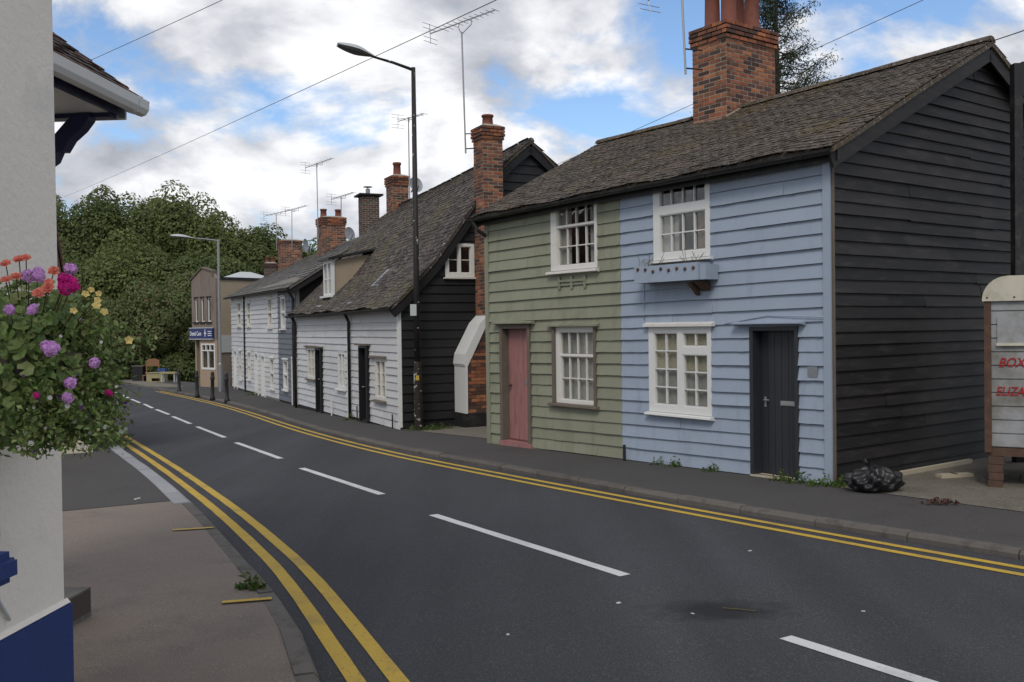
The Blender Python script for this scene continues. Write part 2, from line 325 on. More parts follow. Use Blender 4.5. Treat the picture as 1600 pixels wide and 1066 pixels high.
def offset(pl, d):
    out = []
    for i, p in enumerate(pl):
        a, b = pl[max(i - 1, 0)], pl[min(i + 1, len(pl) - 1)]; L = math.dist(a, b) or 1
        out.append((p[0] - (b[1] - a[1]) / L * d, p[1] + (b[0] - a[0]) / L * d))
    return out
KR = smooth_line([(14.5, -7.5), (9.0, .5), (5.6, 5.3), (4.06, 7.49), (2.78, 9.15), (1.92, 10.38), (.8, 12.11), (-1.05, 15.0), (-2.13, 16.7), (-3.62, 19.38), (-5.36, 23.0), (-6.82, 26.4), (-10.15, 33.3), (-13.0, 38.6), (-17.0, 45.6), (-26, 61), (-40, 85)])
KL = smooth_line([(4.5, -6.5), (1.6, -1.5), (.1, 2.0), (-.75, 4.1), (-1.09, 5.15), (-1.5, 6.35), (-2.35, 8.12), (-3.1, 9.7), (-3.65, 10.8), (-5.1, 13.61), (-6.88, 16.79), (-7.7, 18.33), (-13.5, 29.5), (-22, 45.5), (-31, 61.5), (-45, 86)])
gx = [-900, -300, -120, -80, -60, -45, -30, -20, -10, 0, 10, 20, 40, 80, 300, 900]
sheet('ground', [[(x, y) for x in gx] for y in [-300, -60, -30, -15, 0, 10, 20, 30, 40, 50, 60, 70, 80, 120, 300, 900, 1800]], M_earth, -.12)
def match(a, b, n):
    def par(pl):
        L = [0]
        for p, q in zip(pl, pl[1:]): L.append(L[-1] + math.dist(p, q))
        out = []; j = 0
        for i in range(n):
            t = L[-1] * i / (n - 1)
            while j < len(L) - 2 and L[j + 1] < t: j += 1
            out.append(lerp2(pl[j], pl[j + 1], (t - L[j]) / max(1e-6, L[j + 1] - L[j])))
        return out
    return par(a), par(b)
a, b = match(KR, KL, 120)
road = sheet('road', [[lerp2(p, q, k / 6) for k in range(7)] for p, q in zip(b, a)], M_asph, 0)
def ribbon(name, pl, w, M, dz, parent=None, jit=0.):
    l, r = offset(pl, w / 2), offset(pl, -w / 2)
    if jit: l = [(p[0] + random.uniform(-jit, jit), p[1] + random.uniform(-jit, jit)) for p in l]; r = [(p[0] + random.uniform(-jit, jit), p[1] + random.uniform(-jit, jit)) for p in r]
    return sheet(name, [l, r], M, dz, None, parent)
# double yellow lines (parts of the road)
yR = smooth_line([(9.0, .2), (3.91, 7.2), (2.32, 9.49), (.78, 11.77), (-1.01, 14.52), (-2.08, 16.25), (-3.52, 18.9), (-5.15, 22.15), (-7.85, 28.0), (-10.6, 33.55), (-16.82, 44.9)])
ribbon('yellow_line', resample(yR, .3), .085, M_yel, .005, road, .003)
ribbon('yellow_line', resample(offset(yR, .21), .3), .085, M_yel, .005, road, .003)
yL = smooth_line([(2.6, -2.5), (.6, 2.0), (-.64, 5.12), (-1.52, 7.32), (-2.02, 8.43), (-3.05, 10.55), (-4.49, 13.31), (-6.12, 16.34), (-8.8, 21.19), (-14, 31.0)])
ribbon('yellow_line', resample(yL, .3), .10, M_yel, .005, road, .003)
ribbon('yellow_line', resample(offset(yL, .215), .3), .10, M_yel, .005, road, .003)
dashes = [((2.75, 3.95), (1.64, 5.7)), ((.86, 7.31), (-.88, 10.16)), ((-1.64, 11.66), (-3.26, 14.44)), ((-3.91, 15.78), (-5.52, 18.73)), ((-6.11, 19.91), (-7.73, 22.99)), ((-8.22, 23.96), (-9.73, 26.89)),
          ((-10.15, 27.76), (-11.55, 30.44)), ((-11.95, 31.19), (-13.3, 33.91)), ((-13.75, 34.7), (-15.3, 37.73)), ((-15.8, 38.7), (-17.5, 42.1)), ((-18, 43.0), (-19.6, 46))]
for p, q in dashes: ribbon('centre_dash', resample([p, q], .25), .105, M_wht, .005, road, .003)
def blob(name, c, rx, ry, ang, M, dz, parent, n=30, jit=.18):
    pts = []
    for k in range(n):
        t = 2 * math.pi * k / n; r = 1 + random.uniform(-jit, jit); x, y = rx * r * math.cos(t), ry * r * math.sin(t)
        pts.append((c[0] + x * math.cos(ang) - y * math.sin(ang), c[1] + x * math.sin(ang) + y * math.cos(ang)))
    v = [(*p, zg(*p) + dz) for p in pts]; return obj(name, mesh(name, v, [tuple(range(n))]), M, parent)
# pavements
PAV = .068
hw = .13
def pavement(name, k, far, M):
    n = len(k)
    return sheet(name, [offset(k, 0.13 * (1 if far > 0 else -1)), offset(k, 1.0 * (1 if far > 0 else -1)), [p for p in offset(k, far)]], M, PAV)
krs = resample(KR, .8)
kr = offset(krs, 0)
n_ = len(krs)
pavR = sheet('pavement_far_side', [offset(krs, -.13), offset(krs, -1.2), offset(krs, -3.2)], M_pave, PAV)
kls = resample(KL, .5)
pavL = sheet('pavement_near_side', [offset(kls, .13), offset(kls, 1.0), offset(kls, 3.4), offset(kls, 6.0)], M_paveL, PAV)
KST = mesh('kerb_stone', [(-.5, -.5, 0), (.5, -.5, 0), (.5, .5, 0), (-.5, .5, 0), (-.5, -.5, .82), (.5, -.5, .82), (.5, .5, 1), (-.5, .5, 1), (-.5, -.3, 1), (.5, -.3, 1)],
           [(0, 1, 5, 4), (4, 5, 9, 8), (8, 9, 6, 7), (2, 3, 7, 6), (1, 2, 6, 9, 5), (0, 4, 8, 7, 3)])
def kerbs(k, side, parent, length, lim, M, top, skip=None):
    """stones one by one along the kerb; side -1: pavement on the right of travel"""
    pl = resample(k, .06); acc = 0; i0 = 0
    for i in range(1, len(pl)):
        acc += math.dist(pl[i - 1], pl[i])
        if acc >= length:
            p, q = pl[i0], pl[i]; i0 = i; acc = 0
            mid = lerp2(p, q, .5)
            if not lim(mid): continue
            MM, tp, wd = M, top, .13
            if skip and skip(mid): MM, tp, wd = M_kerbpale, PAV + .012, .22
            ang = math.atan2(q[1] - p[1], q[0] - p[0]); L = math.dist(p, q) - .012
            c = (mid[0] - math.sin(ang) * wd / 2 * side, mid[1] + math.cos(ang) * wd / 2 * side)
            z0 = zg(*mid) - .1
            sl = math.atan2(zg(*q) - zg(*p), math.dist(p, q))
            o = obj('kerb_stone', KST, MM, parent, (c[0], c[1], z0), (random.uniform(-.012, .012), -sl, ang if side > 0 else ang + math.pi), (L, wd, .1 + tp + random.uniform(-.006, .006)))
            if side < 0: o.rotation_euler[1] = sl
kerbs(KR, -1, pavR, .9, lambda p: 4.5 < p[1] < 60, M_kerb, PAV + .006)
kerbs(KL, 1, pavL, .9, lambda p: 3.0 < p[1] < 40, M_kerb, PAV + .006, lambda p: 10.6 < p[1] < 19)
# dark asphalt crossing on the near pavement, its gravel-side wedge, and the forecourt surfaces
ks = [k for k, q in enumerate(kls) if 11.0 < q[1] < 18.6]
o0, o1, o2 = offset(kls, .132), offset(kls, 1.6), offset(kls, 3.0)
sheet('driveway_crossing', [[o0[k] for k in ks], [o1[k] for k in ks], [o2[k] for k in ks]], M_pave, PAV + .005)
for p, q in (((-3.0, 9.35), (-3.38, 9.28)), ((-1.72, 6.62), (-2.05, 6.55))):
    ribbon('loading_mark', [p, q], .06, M_yel, PAV + .014, pavL)
sheet('gravel_alley', [[(-1.95, 19.45), (-.1, 17.05)], [(-1.6, 20.1), (.6, 17.9)], [(1.2, 21.7), (3.2, 19.5)], [(5, 24), (7, 21.5)]], M_gravel, PAV + .006)
sheet('gravel_yard', [[(3.75, 10.85), (4.9, 9.15), (6.6, 7.2), (9.6, 4.0)], [(3.9, 11.4), (6.5, 10), (8.5, 9), (12, 7)], [(9, 16), (12, 14), (14, 13), (17, 12)], [(14, 22), (17, 20), (20, 18), (24, 16)]], M_gravel, PAV + .006)

# ------------------------------------------------------------------ builders for houses
def board_mesh(seed, seg=5):
    r = random.Random(seed); v = []
    for i in range(seg + 1):
        x = i / seg; d = r.uniform(-.013, .013); t = r.uniform(-.12, .08)
        v += [(x, 0, d), (x, -1 + t, d), (x, -.25, 1), (x, 0, 1)]
    f = []
    for i in range(seg):
        a, b = i * 4, i * 4 + 4
        for k in range(4): f.append((a + k, a + (k + 1) % 4, b + (k + 1) % 4, b + k))
    f += [(3, 2, 1, 0), (seg * 4, seg * 4 + 1, seg * 4 + 2, seg * 4 + 3)]
    return mesh('board', v, f)
BOARDS = [board_mesh(i) for i in range(8)]
def clad(root, M, u0, u1, zb, zt, n, holes, org=(0, 0), rz=0., thick=.03, limits=None, jit=.004, split=.0, name='weatherboard'):
    """weatherboards one by one. zb/zt: functions of u; holes (u0,u1,z0,z1); limits(z)->(ua,ub)"""
    c, s = math.cos(rz), math.sin(rz)
    for j in range(n):
        f0, f1 = j / n, (j + 1) / n
        zr = lambda u, f: zb(u) + (zt(u) - zb(u)) * f
        a, b = u0, u1
        um = (a + b) / 2; zm = zr(um, f0)
        if limits:
            la, lb = limits(zr(um, f0 + .85 / n)); a, b = max(a, la), min(b, lb)
            if b - a < .06: continue
        cuts = sorted({a, b, *[min(max(x, a), b) for h in holes for x in h[:2] if h[3] > zm - .15 and h[2] < zm + .35]})
        if split and random.random() < split and len(cuts) == 2: cuts.insert(1, a + (b - a) * random.uniform(.2, .8))
        # merge neighbouring spans that have nothing in the way
        spans = []
        for p, q in zip(cuts, cuts[1:]):
            mid = (p + q) / 2; zl, zh = zr(mid, f0), zr(mid, f1)
            free = [(zl, zh)]
            for h in holes:
                if h[0] < mid < h[1]:
                    nf = []
                    for x, y in free:
                        if h[3] <= x + .005 or h[2] >= y - .005: nf.append((x, y)); continue
                        if h[2] - x > .012: nf.append((x, h[2]))
                        if y - h[3] > .012: nf.append((h[3], y))
                    free = nf
            full = free == [(zl, zh)]
            spans.append((p, q, full, free, zl))
        merged = []
        for sp in spans:
            if merged and merged[-1][2] and sp[2] and not split: merged[-1] = (merged[-1][0], sp[1], True, sp[3], merged[-1][4])
            else: merged.append(sp)
        cut2 = []
        for t_ in merged:
            if t_[2] and t_[1] - t_[0] > 1.6 and random.random() < .4:
                mm = t_[0] + (t_[1] - t_[0]) * random.uniform(.25, .75); cut2 += [(t_[0], mm, *t_[2:]), (mm, *t_[1:])]
            else: cut2.append(t_)
        for p, q, full, free, zl in cut2:
            if q - p < .02: continue
            sl = math.atan2(zr(q, f0) - zr(p, f0), q - p)
            for x, y in ([(zr((p + q) / 2, f0), zr((p + q) / 2, f1))] if full else free):
                h = y - x + (.018 if (full or abs(y - zr((p + q) / 2, f1)) < 1e-6) else 0)
                zst = x - math.tan(sl) * (q - p) / 2
                t = thick * 1.3 * random.uniform(.85, 1.2)
                obj(name, random.choice(BOARDS), M, root, (org[0] + c * p, org[1] + s * p, zst + random.uniform(-jit, jit)), (0, -sl + random.uniform(-jit, jit) * .6, rz), (q - p - .002, t, h))
PANE_T = .004
def window(root, outer, secs, M, org=(0, 0), rz=0., proud=.035, depth=.07, sill=None, head=None, curtain=None, barw=.017, Mbar=None, label=None, silld=.11, Msill=None, gy=.025):
    u0, u1, z0, z1 = outer
    c, s = math.cos(rz), math.sin(rz)
    mb = MB(); holes_mesh(mb, u0, u1, z0, z1, [q[:4] for q in secs], -proud, depth)
    W = mb.build('window', M, root, (org[0], org[1], 0), (0, 0, rz))
    if label: W['label'] = label
    bars = MB()
    for (a, b, cz, d, nc, nr) in secs:
        # sash rim
        for x in ((a, a + .014), (b - .014, b)): bars.box(x, (gy - .035, gy + .02), (cz, d))
        for z in ((cz, cz + .018), (d - .014, d)): bars.box((a + .014, b - .014), (gy - .035, gy + .02), z)
        for i in range(1, nc): x = a + (b - a) * i / nc; bars.box((x - barw / 2, x + barw / 2), (gy - .028, gy + .014), (cz + .026, d - .022))
        for j in range(1, nr): z = cz + (d - cz) * j / nr; bars.box((a + .022, b - .022), (gy - .026, gy + .012), (z - barw / 2, z + barw / 2))
        for i in range(nc):
            for j in range(nr):
                xa, xb = a + (b - a) * i / nc, a + (b - a) * (i + 1) / nc; za, zb_ = cz + (d - cz) * j / nr, cz + (d - cz) * (j + 1) / nr
                box('pane', (xa + .004, xb - .004), (gy - .002, gy + .002), (za + .004, zb_ - .004), G_, W, rot=(random.uniform(-.006, .006), 0, random.uniform(-.006, .006)))
    if bars.v: bars.build('glazing_bars', Mbar or M, W)
    if sill:
        x0, x1, hgt = sill; MB().prism([(-silld, z0 - hgt + .008), (0, z0 - hgt - .012), (0, z0 - .001), (-silld + .004, z0 - .016)], x0, x1, 'x').build('sill', Msill or M, W)
    if head:
        x0, x1, hgt, Mh = head; MB().prism([(-.10, z1 + .004), (-.02, z1 + .003), (-.02, z1 + hgt + .03), (-.10, z1 + hgt)], x0, x1, 'x').build('head_board', Mh, W)
    if curtain:
        for (a, b, za, zb_, Mc) in curtain:
            mb = MB(); n = 24; v = []; 
            for i in range(n + 1):
                x = a + (b - a) * i / n; y = gy + .05 + .012 * math.sin(i * 1.9 + a * 5)
                v += [(x, y, za), (x, y, zb_)]
            mb.add(v, [(2 * i, 2 * i + 2, 2 * i + 3, 2 * i + 1) for i in range(n)]).build('curtain', Mc, W, smooth=True)
    return W
TILE = []
for i in range(5):
    r = random.Random(i); e = [r.uniform(-.06, .06) for _ in range(6)]; cv = .25 + r.uniform(0, .25)
    TILE.append(([(-.5, -.5, 0), (0, -.5 + e[0], cv), (.5, -.5, e[1]), (-.5, .5, 0), (0, .5, cv * .5), (.5, .5, 0), (-.5, -.5 + e[2], 1), (0, -.5 + e[0], 1 + cv), (.5, -.5 + e[3], 1 + e[1]), (-.5, .5, 1), (0, .5, 1 + cv * .5), (.5, .5, 1)],
                 [(0, 3, 4, 1), (1, 4, 5, 2), (6, 7, 10, 9), (7, 8, 11, 10), (0, 1, 7, 6), (1, 2, 8, 7), (2, 5, 11, 8), (5, 4, 10, 11), (4, 3, 9, 10), (3, 0, 6, 9)]))
TILEM = [mesh('roof_tile', v, f) for v, f in TILE]
def roof(root, S, L, D, M, gauge=.1, tw=.165, tl=.2, th=.010, nobj=0, key=None, deckM=None, jit=.006, skip=None, name='roof', na=24, nb=10, deck_t=.06):
    """S(a,b)->Vector in house space, a along 0..1, b eave..ridge 0..1. Deck + tiles one by one."""
    mb = MB(); v = []; 
    for i in range(na + 1):
        for j in range(nb + 1):
            v.append(S(i / na, j / nb))
    nv = len(v); v += [p - Vector((0, 0, deck_t)) for p in v]
    q = nb + 1; f = []
    for i in range(na):
        for j in range(nb):
            t = (i * q + j, (i + 1) * q + j, (i + 1) * q + j + 1, i * q + j + 1); f += [t, tuple(x + nv for x in reversed(t))]
    for i in range(na): f += [(i * q, i * q + nv, (i + 1) * q + nv, (i + 1) * q), (i * q + nb, (i + 1) * q + nb, (i + 1) * q + nb + nv, i * q + nb + nv)]
    for j in range(nb): f += [(j, j + 1, j + 1 + nv, j + nv), (na * q + j, na * q + j + nv, na * q + j + 1 + nv, na * q + j + 1)]
    deck = mb.add(v, f).build(name, deckM or M, root)
    rows = int(D / gauge); cols = int(L / tw); items = []
    for j in range(rows):
        for i in range(-1, cols + 1):
            a = (i + .5 + (.5 if j % 2 else 0) + .22 * math.sin(j * 2.7) + random.uniform(-.06, .06)) / cols; bb = (j + .5) / rows
            l_, r_ = max(a - .5 / cols, 0), min(a + .5 / cols, 1)
            if r_ - l_ < .12 / cols: continue
            a = (l_ + r_) / 2; tww = tw * (r_ - l_) * cols
            p = S(a, bb)
            if skip and skip(p): continue
            da = (S(min(a + .01, 1), bb) - S(max(a - .01, 0), bb)).normalized(); db = (S(a, min(bb + .02, 1)) - S(a, max(bb - .02, 0))).normalized()
            nn = da.cross(db).normalized()
            db2 = (db - nn * (-(th * 1.15) / gauge) * -1).normalized()   # lower edge kicks out over the course below
            db2 = (db - nn * .075).normalized(); n2 = da.cross(db2).normalized()
            rot = Matrix((da, db2, n2)).transposed()
            rot = rot @ Matrix.Rotation(random.uniform(-.03, .03), 3, 'Z') @ Matrix.Rotation(random.uniform(-.03, .03), 3, 'X')
            pp = p + nn * (.016 + random.uniform(-jit, jit) * .6)
            items.append((pp, rot, tww * random.uniform(.95, 1.0), tl, th))
    if nobj and key: items.sort(key=lambda t: key(t[0]))
    for k, (p, rot, x, y, z) in enumerate(items[:nobj]):
        o = obj('roof_tile', TILEM[k % 5], M, deck); o.matrix_local = Matrix.Translation(p) @ (rot @ Matrix.Diagonal((x, y, z))).to_4x4()
    mb = MB()
    for k, (p, rot, x, y, z) in enumerate(items[nobj:]):
        tv, tf = TILE[k % 5]; mb.add([p + rot @ Vector((a * x, b * y, c * z)) for a, b, c in tv], tf)
    if mb.v: mb.build('roof_tiling', M, deck, kind='stuff')
    return deck
BRK = mesh('brick', [(x + (.02 if False else 0), y, z) for x, y, z in [(-.5, -.5, -.5), (.5, -.5, -.5), (.5, .5, -.5), (-.5, .5, -.5), (-.5, -.5, .5), (.5, -.5, .5), (.5, .5, .5), (-.5, .5, .5)]],
           [(3, 2, 1, 0), (4, 5, 6, 7), (0, 1, 5, 4), (1, 2, 6, 5), (2, 3, 7, 6), (3, 0, 4, 7)])
def stack(root, x, y, z, M, nobj=300, corbel=4, name='chimney', rowh=.075, bl=.225, rz=0, label=None, loc=None):
    """brick chimney in house space: core of mortar, bricks one by one, corbelled head"""
    cx, cy = (x[0] + x[1]) / 2, (y[0] + y[1]) / 2; hx, hy = (x[1] - x[0]) / 2, (y[1] - y[0]) / 2
    n = int((z[1] - z[0]) / rowh)
    core = MB().box((-hx + .007, hx - .007), (-hy + .007, hy - .007), (0, n * rowh - .01))
    C_ = core.build(name, M_mortar, root, (cx, cy, z[0]), (0, 0, rz))
    if label: C_['label'] = label
    its = []
    for j in range(n):
        e = 0
        if corbel and j >= n - corbel: e = .045 if j >= n - corbel + 1 else .028
        zc = (j + .5) * rowh
        for face in range(4):
            half = hx + e if face % 2 == 0 else hy + e; off = hy + e if face % 2 == 0 else hx + e
            k = max(2, round(2 * half / bl)); w_ = 2 * half / k
            edges = [-half + i * w_ for i in range(k + 1)] if (j + face) % 2 == 0 else [-half] + [-half + (i + .5) * w_ for i in range(k)] + [half]
            for p, q in zip(edges, edges[1:]):
                ln = q - p - .020; m_ = (p + q) / 2
                if ln < .03: continue
                d = off - .05 + random.uniform(-.003, .004)
                px, py = ((m_, -d), (d, m_), (m_, d), (-d, m_))[face]
                sx_, sy_ = (ln, .1) if face % 2 == 0 else (.1, ln)
                its.append(((0, 1, 3, 2).index(face), (px, py, zc), (sx_, sy_, rowh - .020)))
    vis = [t for t in its if t[0] in (0, 1)][::-1]; hid = [t for t in its if t[0] > 1]
    for _, p, s_ in vis[:nobj]: obj('brick', BRK, M, C_, p, (0, 0, random.uniform(-.01, .01)), s_)
    mb = MB()
    for _, p, s_ in vis[nobj:] + hid: mb.box((p[0] - s_[0] / 2, p[0] + s_[0] / 2), (p[1] - s_[1] / 2, p[1] + s_[1] / 2), (p[2] - s_[2] / 2, p[2] + s_[2] / 2))
    if mb.v: mb.build('brickwork', M, C_, kind='stuff')
    h = n * rowh
    MB().add([(-hx - .03, -hy - .03, h - .005), (hx + .03, -hy - .03, h - .005), (hx + .03, hy + .03, h - .005), (-hx - .03, hy + .03, h - .005), (-hx * .6, -hy * .6, h + .06), (hx * .6, -hy * .6, h + .06), (hx * .6, hy * .6, h + .06), (-hx * .6, hy * .6, h + .06)],
             [(0, 1, 5, 4), (1, 2, 6, 5), (2, 3, 7, 6), (3, 0, 4, 7), (4, 5, 6, 7)]).build('flaunching', M_mortar, C_)
    return C_, h
def pot(C_, x, y, h, r, ht, name='chimney_pot'):
    MB().lathe([(r * 1.15, 0), (r * 1.1, ht * .06), (r * .95, ht * .1), (r * .85, ht * .82), (r * 1.02, ht * .84), (r * 1.05, ht * .95), (r * .95, ht), (r * .7, ht), (r * .68, ht * .8)], n=16).build(name, M_pot, C_, (x, y, h), smooth=True)
def frame_at(P, d):
    """rotation so that house x runs along d"""
    return math.atan2(d[1], d[0])
def gutter(root, a, b, r=.055, name='gutter', M=None, brackets=0):
    a, b = Vector(a), Vector(b); d = (b - a).normalized(); out = Vector((d.y, -d.x, 0)).normalized(); n = 7; v = []
    for p in (a, b):
        for k in range(n + 1):
            t = math.pi * k / n; v.append(p + out * (math.cos(t) * r) + Vector((0, 0, -math.sin(t) * r)))
        for k in range(n, -1, -1):
            t = math.pi * k / n; v.append(p + out * (math.cos(t) * (r - .006)) + Vector((0, 0, -math.sin(t) * (r - .006))))
    q = 2 * (n + 1); f = [(k, (k + 1) % q, q + (k + 1) % q, q + k) for k in range(q)]
    g = MB().add(v, f).build(name, M or M_gutter, root)
    for k in range(brackets):
        p = a.lerp(b, (k + .5) / brackets); MB().tube([p + out * math.cos(t) * (r + .004) + Vector((0, 0, -math.sin(t) * (r + .004))) for t in [math.pi * i / 6 for i in range(7)]], .006, 5).build('gutter_bracket', M or M_gutter, g)
    return g
def pipe(root, pts, r=.035, M=None, name='downpipe'):
    return MB().tube(pts, r, 10).build(name, M or M_gutter, root, smooth=True)

# ------------------------------------------------------------------ green and blue cottages
AL = (-.413, 16.8); AD = (.587, -.809); ARZ = math.atan2(AD[1], AD[0]); AN = (.809, .587)
SPL = 3.50
def apos(u, w_, z=0): return (AL[0] + AD[0] * u + AN[0] * w_, AL[1] + AD[1] * u + AN[1] * w_, z)
def A_root(name, label, u): p = apos(u, 0); return thing(name, label, 'house', (p[0], p[1], 0), ARZ)
green = A_root('weatherboard_cottage', 'sage green weatherboarded cottage with a pink front door', 0)
blue = A_root('weatherboard_cottage', 'pale blue weatherboarded cottage with dark door and black boarded gable end', SPL)
azb = lambda u: -.225 + .155 * u / 7.1
azt = lambda u: 3.88 + .05 * u / 7.1
def aroof(u, b, back=False):
    rw = 2.88 + .50 * u / 7.1; rz_ = 5.42 + .21 * u / 7.1 - .035 * math.sin(math.pi * max(0, min(1, u / 7.1))); ez = 3.80 + .06 * u / 7.1
    bump_ = .012 * math.sin(u * 2.3 + b * 4) + .010 * math.sin(u * 5.1 - b * 7)
    if back: return Vector((u, 2 * rw + .2 - (rw + .2) * b, ez + (rz_ - ez) * b + bump_ * (1 - b)))
    return Vector((u, -.2 + (rw + .2) * b, ez + (rz_ - ez) * b + bump_ * (1 - b)))
gwin = [(1.86, 2.99, 2.72, 3.83), (1.86, 2.94, .60, 1.82)]; gdoor = (.40, 1.28, -.30, 1.86)
bwin = [(4.20, 5.26, 2.74, 3.86), (4.08, 5.26, .60, 1.80)]; bdoor = (5.91, 6.65, -.30, 1.79)
lin = lambda f, s: (lambda u: f(u + s))
def shift(h, s): return (h[0] - s, h[1] - s, h[2], h[3])
for root, s, a, b, M, wins, dr in ((green, 0, 0, SPL, M_green, gwin, gdoor), (blue, SPL, SPL, 7.03, M_blue, bwin, bdoor)):
    hs = [shift(h, s) for h in wins + [dr]]
    holes_mesh(MB(), a - s, b - s + (.06 if root == blue else 0), -.6, 3.86, [(h[0] + .03, h[1] - .03, h[2] + .03, h[3] - .03) for h in hs], .002, .10).build('front_wall', M_inside, root)
    clad(root, M, (a + (.07 if root == green else .004)) - s, b - s, lin(azb, s), lin(azt, s), 23, hs)
    # shell
    MB().box((a - s + .01, b - s), (6.4, 6.5), (-.6, 4.0)).build('back_wall', M_inside, root)
    x = .0 if root == green else 7.1 - SPL
    g = [(.1, -.6), (6.4, -.6), (6.4, 3.95), (3.1, 5.4), (.1, 3.85)]
    xa = (0.0, .08) if root == green else (x - .10, x - .005)
    MB().prism(g, *xa, 'x').build('gable_wall', M_inside if root == blue else M_green, root)
    MB().prism([(.1, -.6), (6.4, -.6), (6.4, 3.95), (3.1, 5.4), (.1, 3.85)], (b - s - .03) if root == green else .0, (b - s - .001) if root == green else .03, 'x').build('party_wall', M_inside, root)
    u0, u1 = (-.22, SPL) if root == green else (SPL, 7.28)
    Sf = lambda a_, b_, u0=u0, u1=u1, s=s: aroof(u0 + (u1 - u0) * a_, b_) - Vector((s, 0, 0))
    Sb = lambda a_, b_, u0=u0, u1=u1, s=s: aroof(u0 + (u1 - u0) * (1 - a_), b_, True) - Vector((s, 0, 0))
    rt_m = root
    key = (lambda p, s=s: (Vector(apos(p.x + s, p.y, p.z)) - EYE).length)
    roof(root, Sf, u1 - u0, 3.55, M_tileA, nobj=300, key=key, skip=lambda p, s=s: 2.44 < p.x + s < 3.17 and 2.75 < p.y)
    roof(root, Sb, u1 - u0, 3.55, M_tileA, gauge=.3, tw=.33, tl=.5, name='rear_roof')
    # ridge tiles
    mb_n = int((u1 - u0) / .33)
    for k in range(mb_n):
        p, q = Sf(k / mb_n, 1), Sf((k + 1) / mb_n, 1)
        if 2.3 < (p.x + q.x) / 2 + s < 3.25: continue
        v = []
        for c_ in (p, q - Vector((.012, 0, 0))):
            for t in range(7):
                an = math.pi * (t / 6 * .9 + .05); v.append(c_ + Vector((0, -math.cos(an) * .12, math.sin(an) * .10 - .012 + random.uniform(-.004, .004))))
        MB().add(v, [(i, i + 7, i + 8, i + 1) for i in range(6)] + [(0, 1, 2, 3, 4, 5, 6), tuple(range(13, 6, -1))]).build('ridge_tile', M_tileA, root)
    pa, pb = Sf(0, 0), Sf(1, 0)
    MB().beam(pa + Vector((0, .10, -.08)), pb + Vector((0, .10, -.08)), .02, .13).build('fascia', M_gutter, root)
    gutter(root, pa + Vector((0, -.04, -.035)), pb + Vector((0, -.04, -.035)), brackets=5)
# gable end of the blue cottage
Ug = 7.1 - SPL
rw_, rz1 = 3.38, 5.63
def glim(z):
    if z < 3.86: return (0, 6.6)
    t = (z - 3.86) / (rz1 - .04 - 3.86); return (rw_ * t, 2 * rw_ - rw_ * t)
clad(blue, M_black, .02, 6.6, lambda u: -.13, lambda u: rz1 - .05, 37, [], org=(Ug, 0), rz=math.pi / 2, limits=glim, thick=.03, jit=.007, split=.35)
box('plinth', (Ug - .02, Ug + .02), (.02, 6.6), (-.5, -.10), M_dark, blue)
MB().prism([(Ug - .075, -.055), (Ug + .025, -.055), (Ug + .025, .03), (Ug - .075, .03)], azb(7) - .02, 3.92, 'z').build('corner_board', M_blue, blue)
MB().prism([(Ug + .027, -.03), (Ug + .045, -.03), (Ug + .045, .01), (Ug + .027, .01)], azb(7) - .02, 3.86, 'z').build('corner_bead', M_oldwood, blue)
MB().prism([(-.03, -.05), (.075, -.05), (.075, .02), (-.03, .02)], azb(0) - .03, 3.84, 'z').build('corner_board', M_green, green)
e0, e1, e2 = aroof(7.24, 0) - Vector((SPL, 0, 0)), aroof(7.24, 1) - Vector((SPL, 0, 0)), aroof(7.24, 0, True) - Vector((SPL, 0, 0))
for a, b in ((e0, e1), (e2, e1)):
    MB().beam(a + Vector((0, 0, -.13)), b + Vector((0, 0, -.13)), .03, .23, up=(0, 0, 1)).build('bargeboard', M_black, blue)
e0, e1 = aroof(-.2, 0), aroof(-.2, 1)
MB().beam(e0 + Vector((0, 0, -.12)), e1 + Vector((0, 0, -.12)), .03, .2).build('bargeboard', M_black, green)
# sole plates
box('sole_plate', (3.52 - SPL, 7.1 - SPL), (-.01, .05), (-.35, -.085), M_dark, blue)
box('sole_plate', (.0, SPL), (-.035, .04), (-.40, -.20), M_green, green)
# windows
W = window(green, gwin[0], [(2.0, 2.93, 3.42, 3.75, 4, 1), (2.02, 2.93, 2.79, 3.40, 4, 2)], M_trim, sill=(1.80, 3.04, .06), curtain=[(2.0, 2.28, 2.8, 3.75, M_curtain), (2.72, 2.95, 2.8, 3.75, M_curtain)], gy=.015, proud=.04)
window(green, gwin[1], [(2.02, 2.87, 1.37, 1.74, 4, 1), (2.04, 2.86, .65, 1.35, 4, 2)], M_trim, sill=(1.80, 3.0, .055), Msill=M_oldwood, head=(1.78, 3.02, .03, M_green), curtain=[(2.0, 2.9, .65, 1.72, M_curtain)], gy=.035, proud=.012)
for x in ((1.86, 1.925), (2.885, 2.94)): box('window_post', x, (-.05, -.013), (.60, 1.81), M_oldwood, green)
window(blue, shift(bwin[0], SPL), [(4.32 - SPL, 5.18 - SPL, 3.48, 3.78, 4, 1), (4.32 - SPL, 5.18 - SPL, 2.83, 3.37, 4, 2)], M_upvc, sill=(4.18 - SPL, 5.32 - SPL, .05), curtain=[(4.3 - SPL, 4.62 - SPL, 2.8, 3.35, M_curtain), (4.95 - SPL, 5.18 - SPL, 2.8, 3.35, M_curtbrown)], proud=.035, gy=.01)
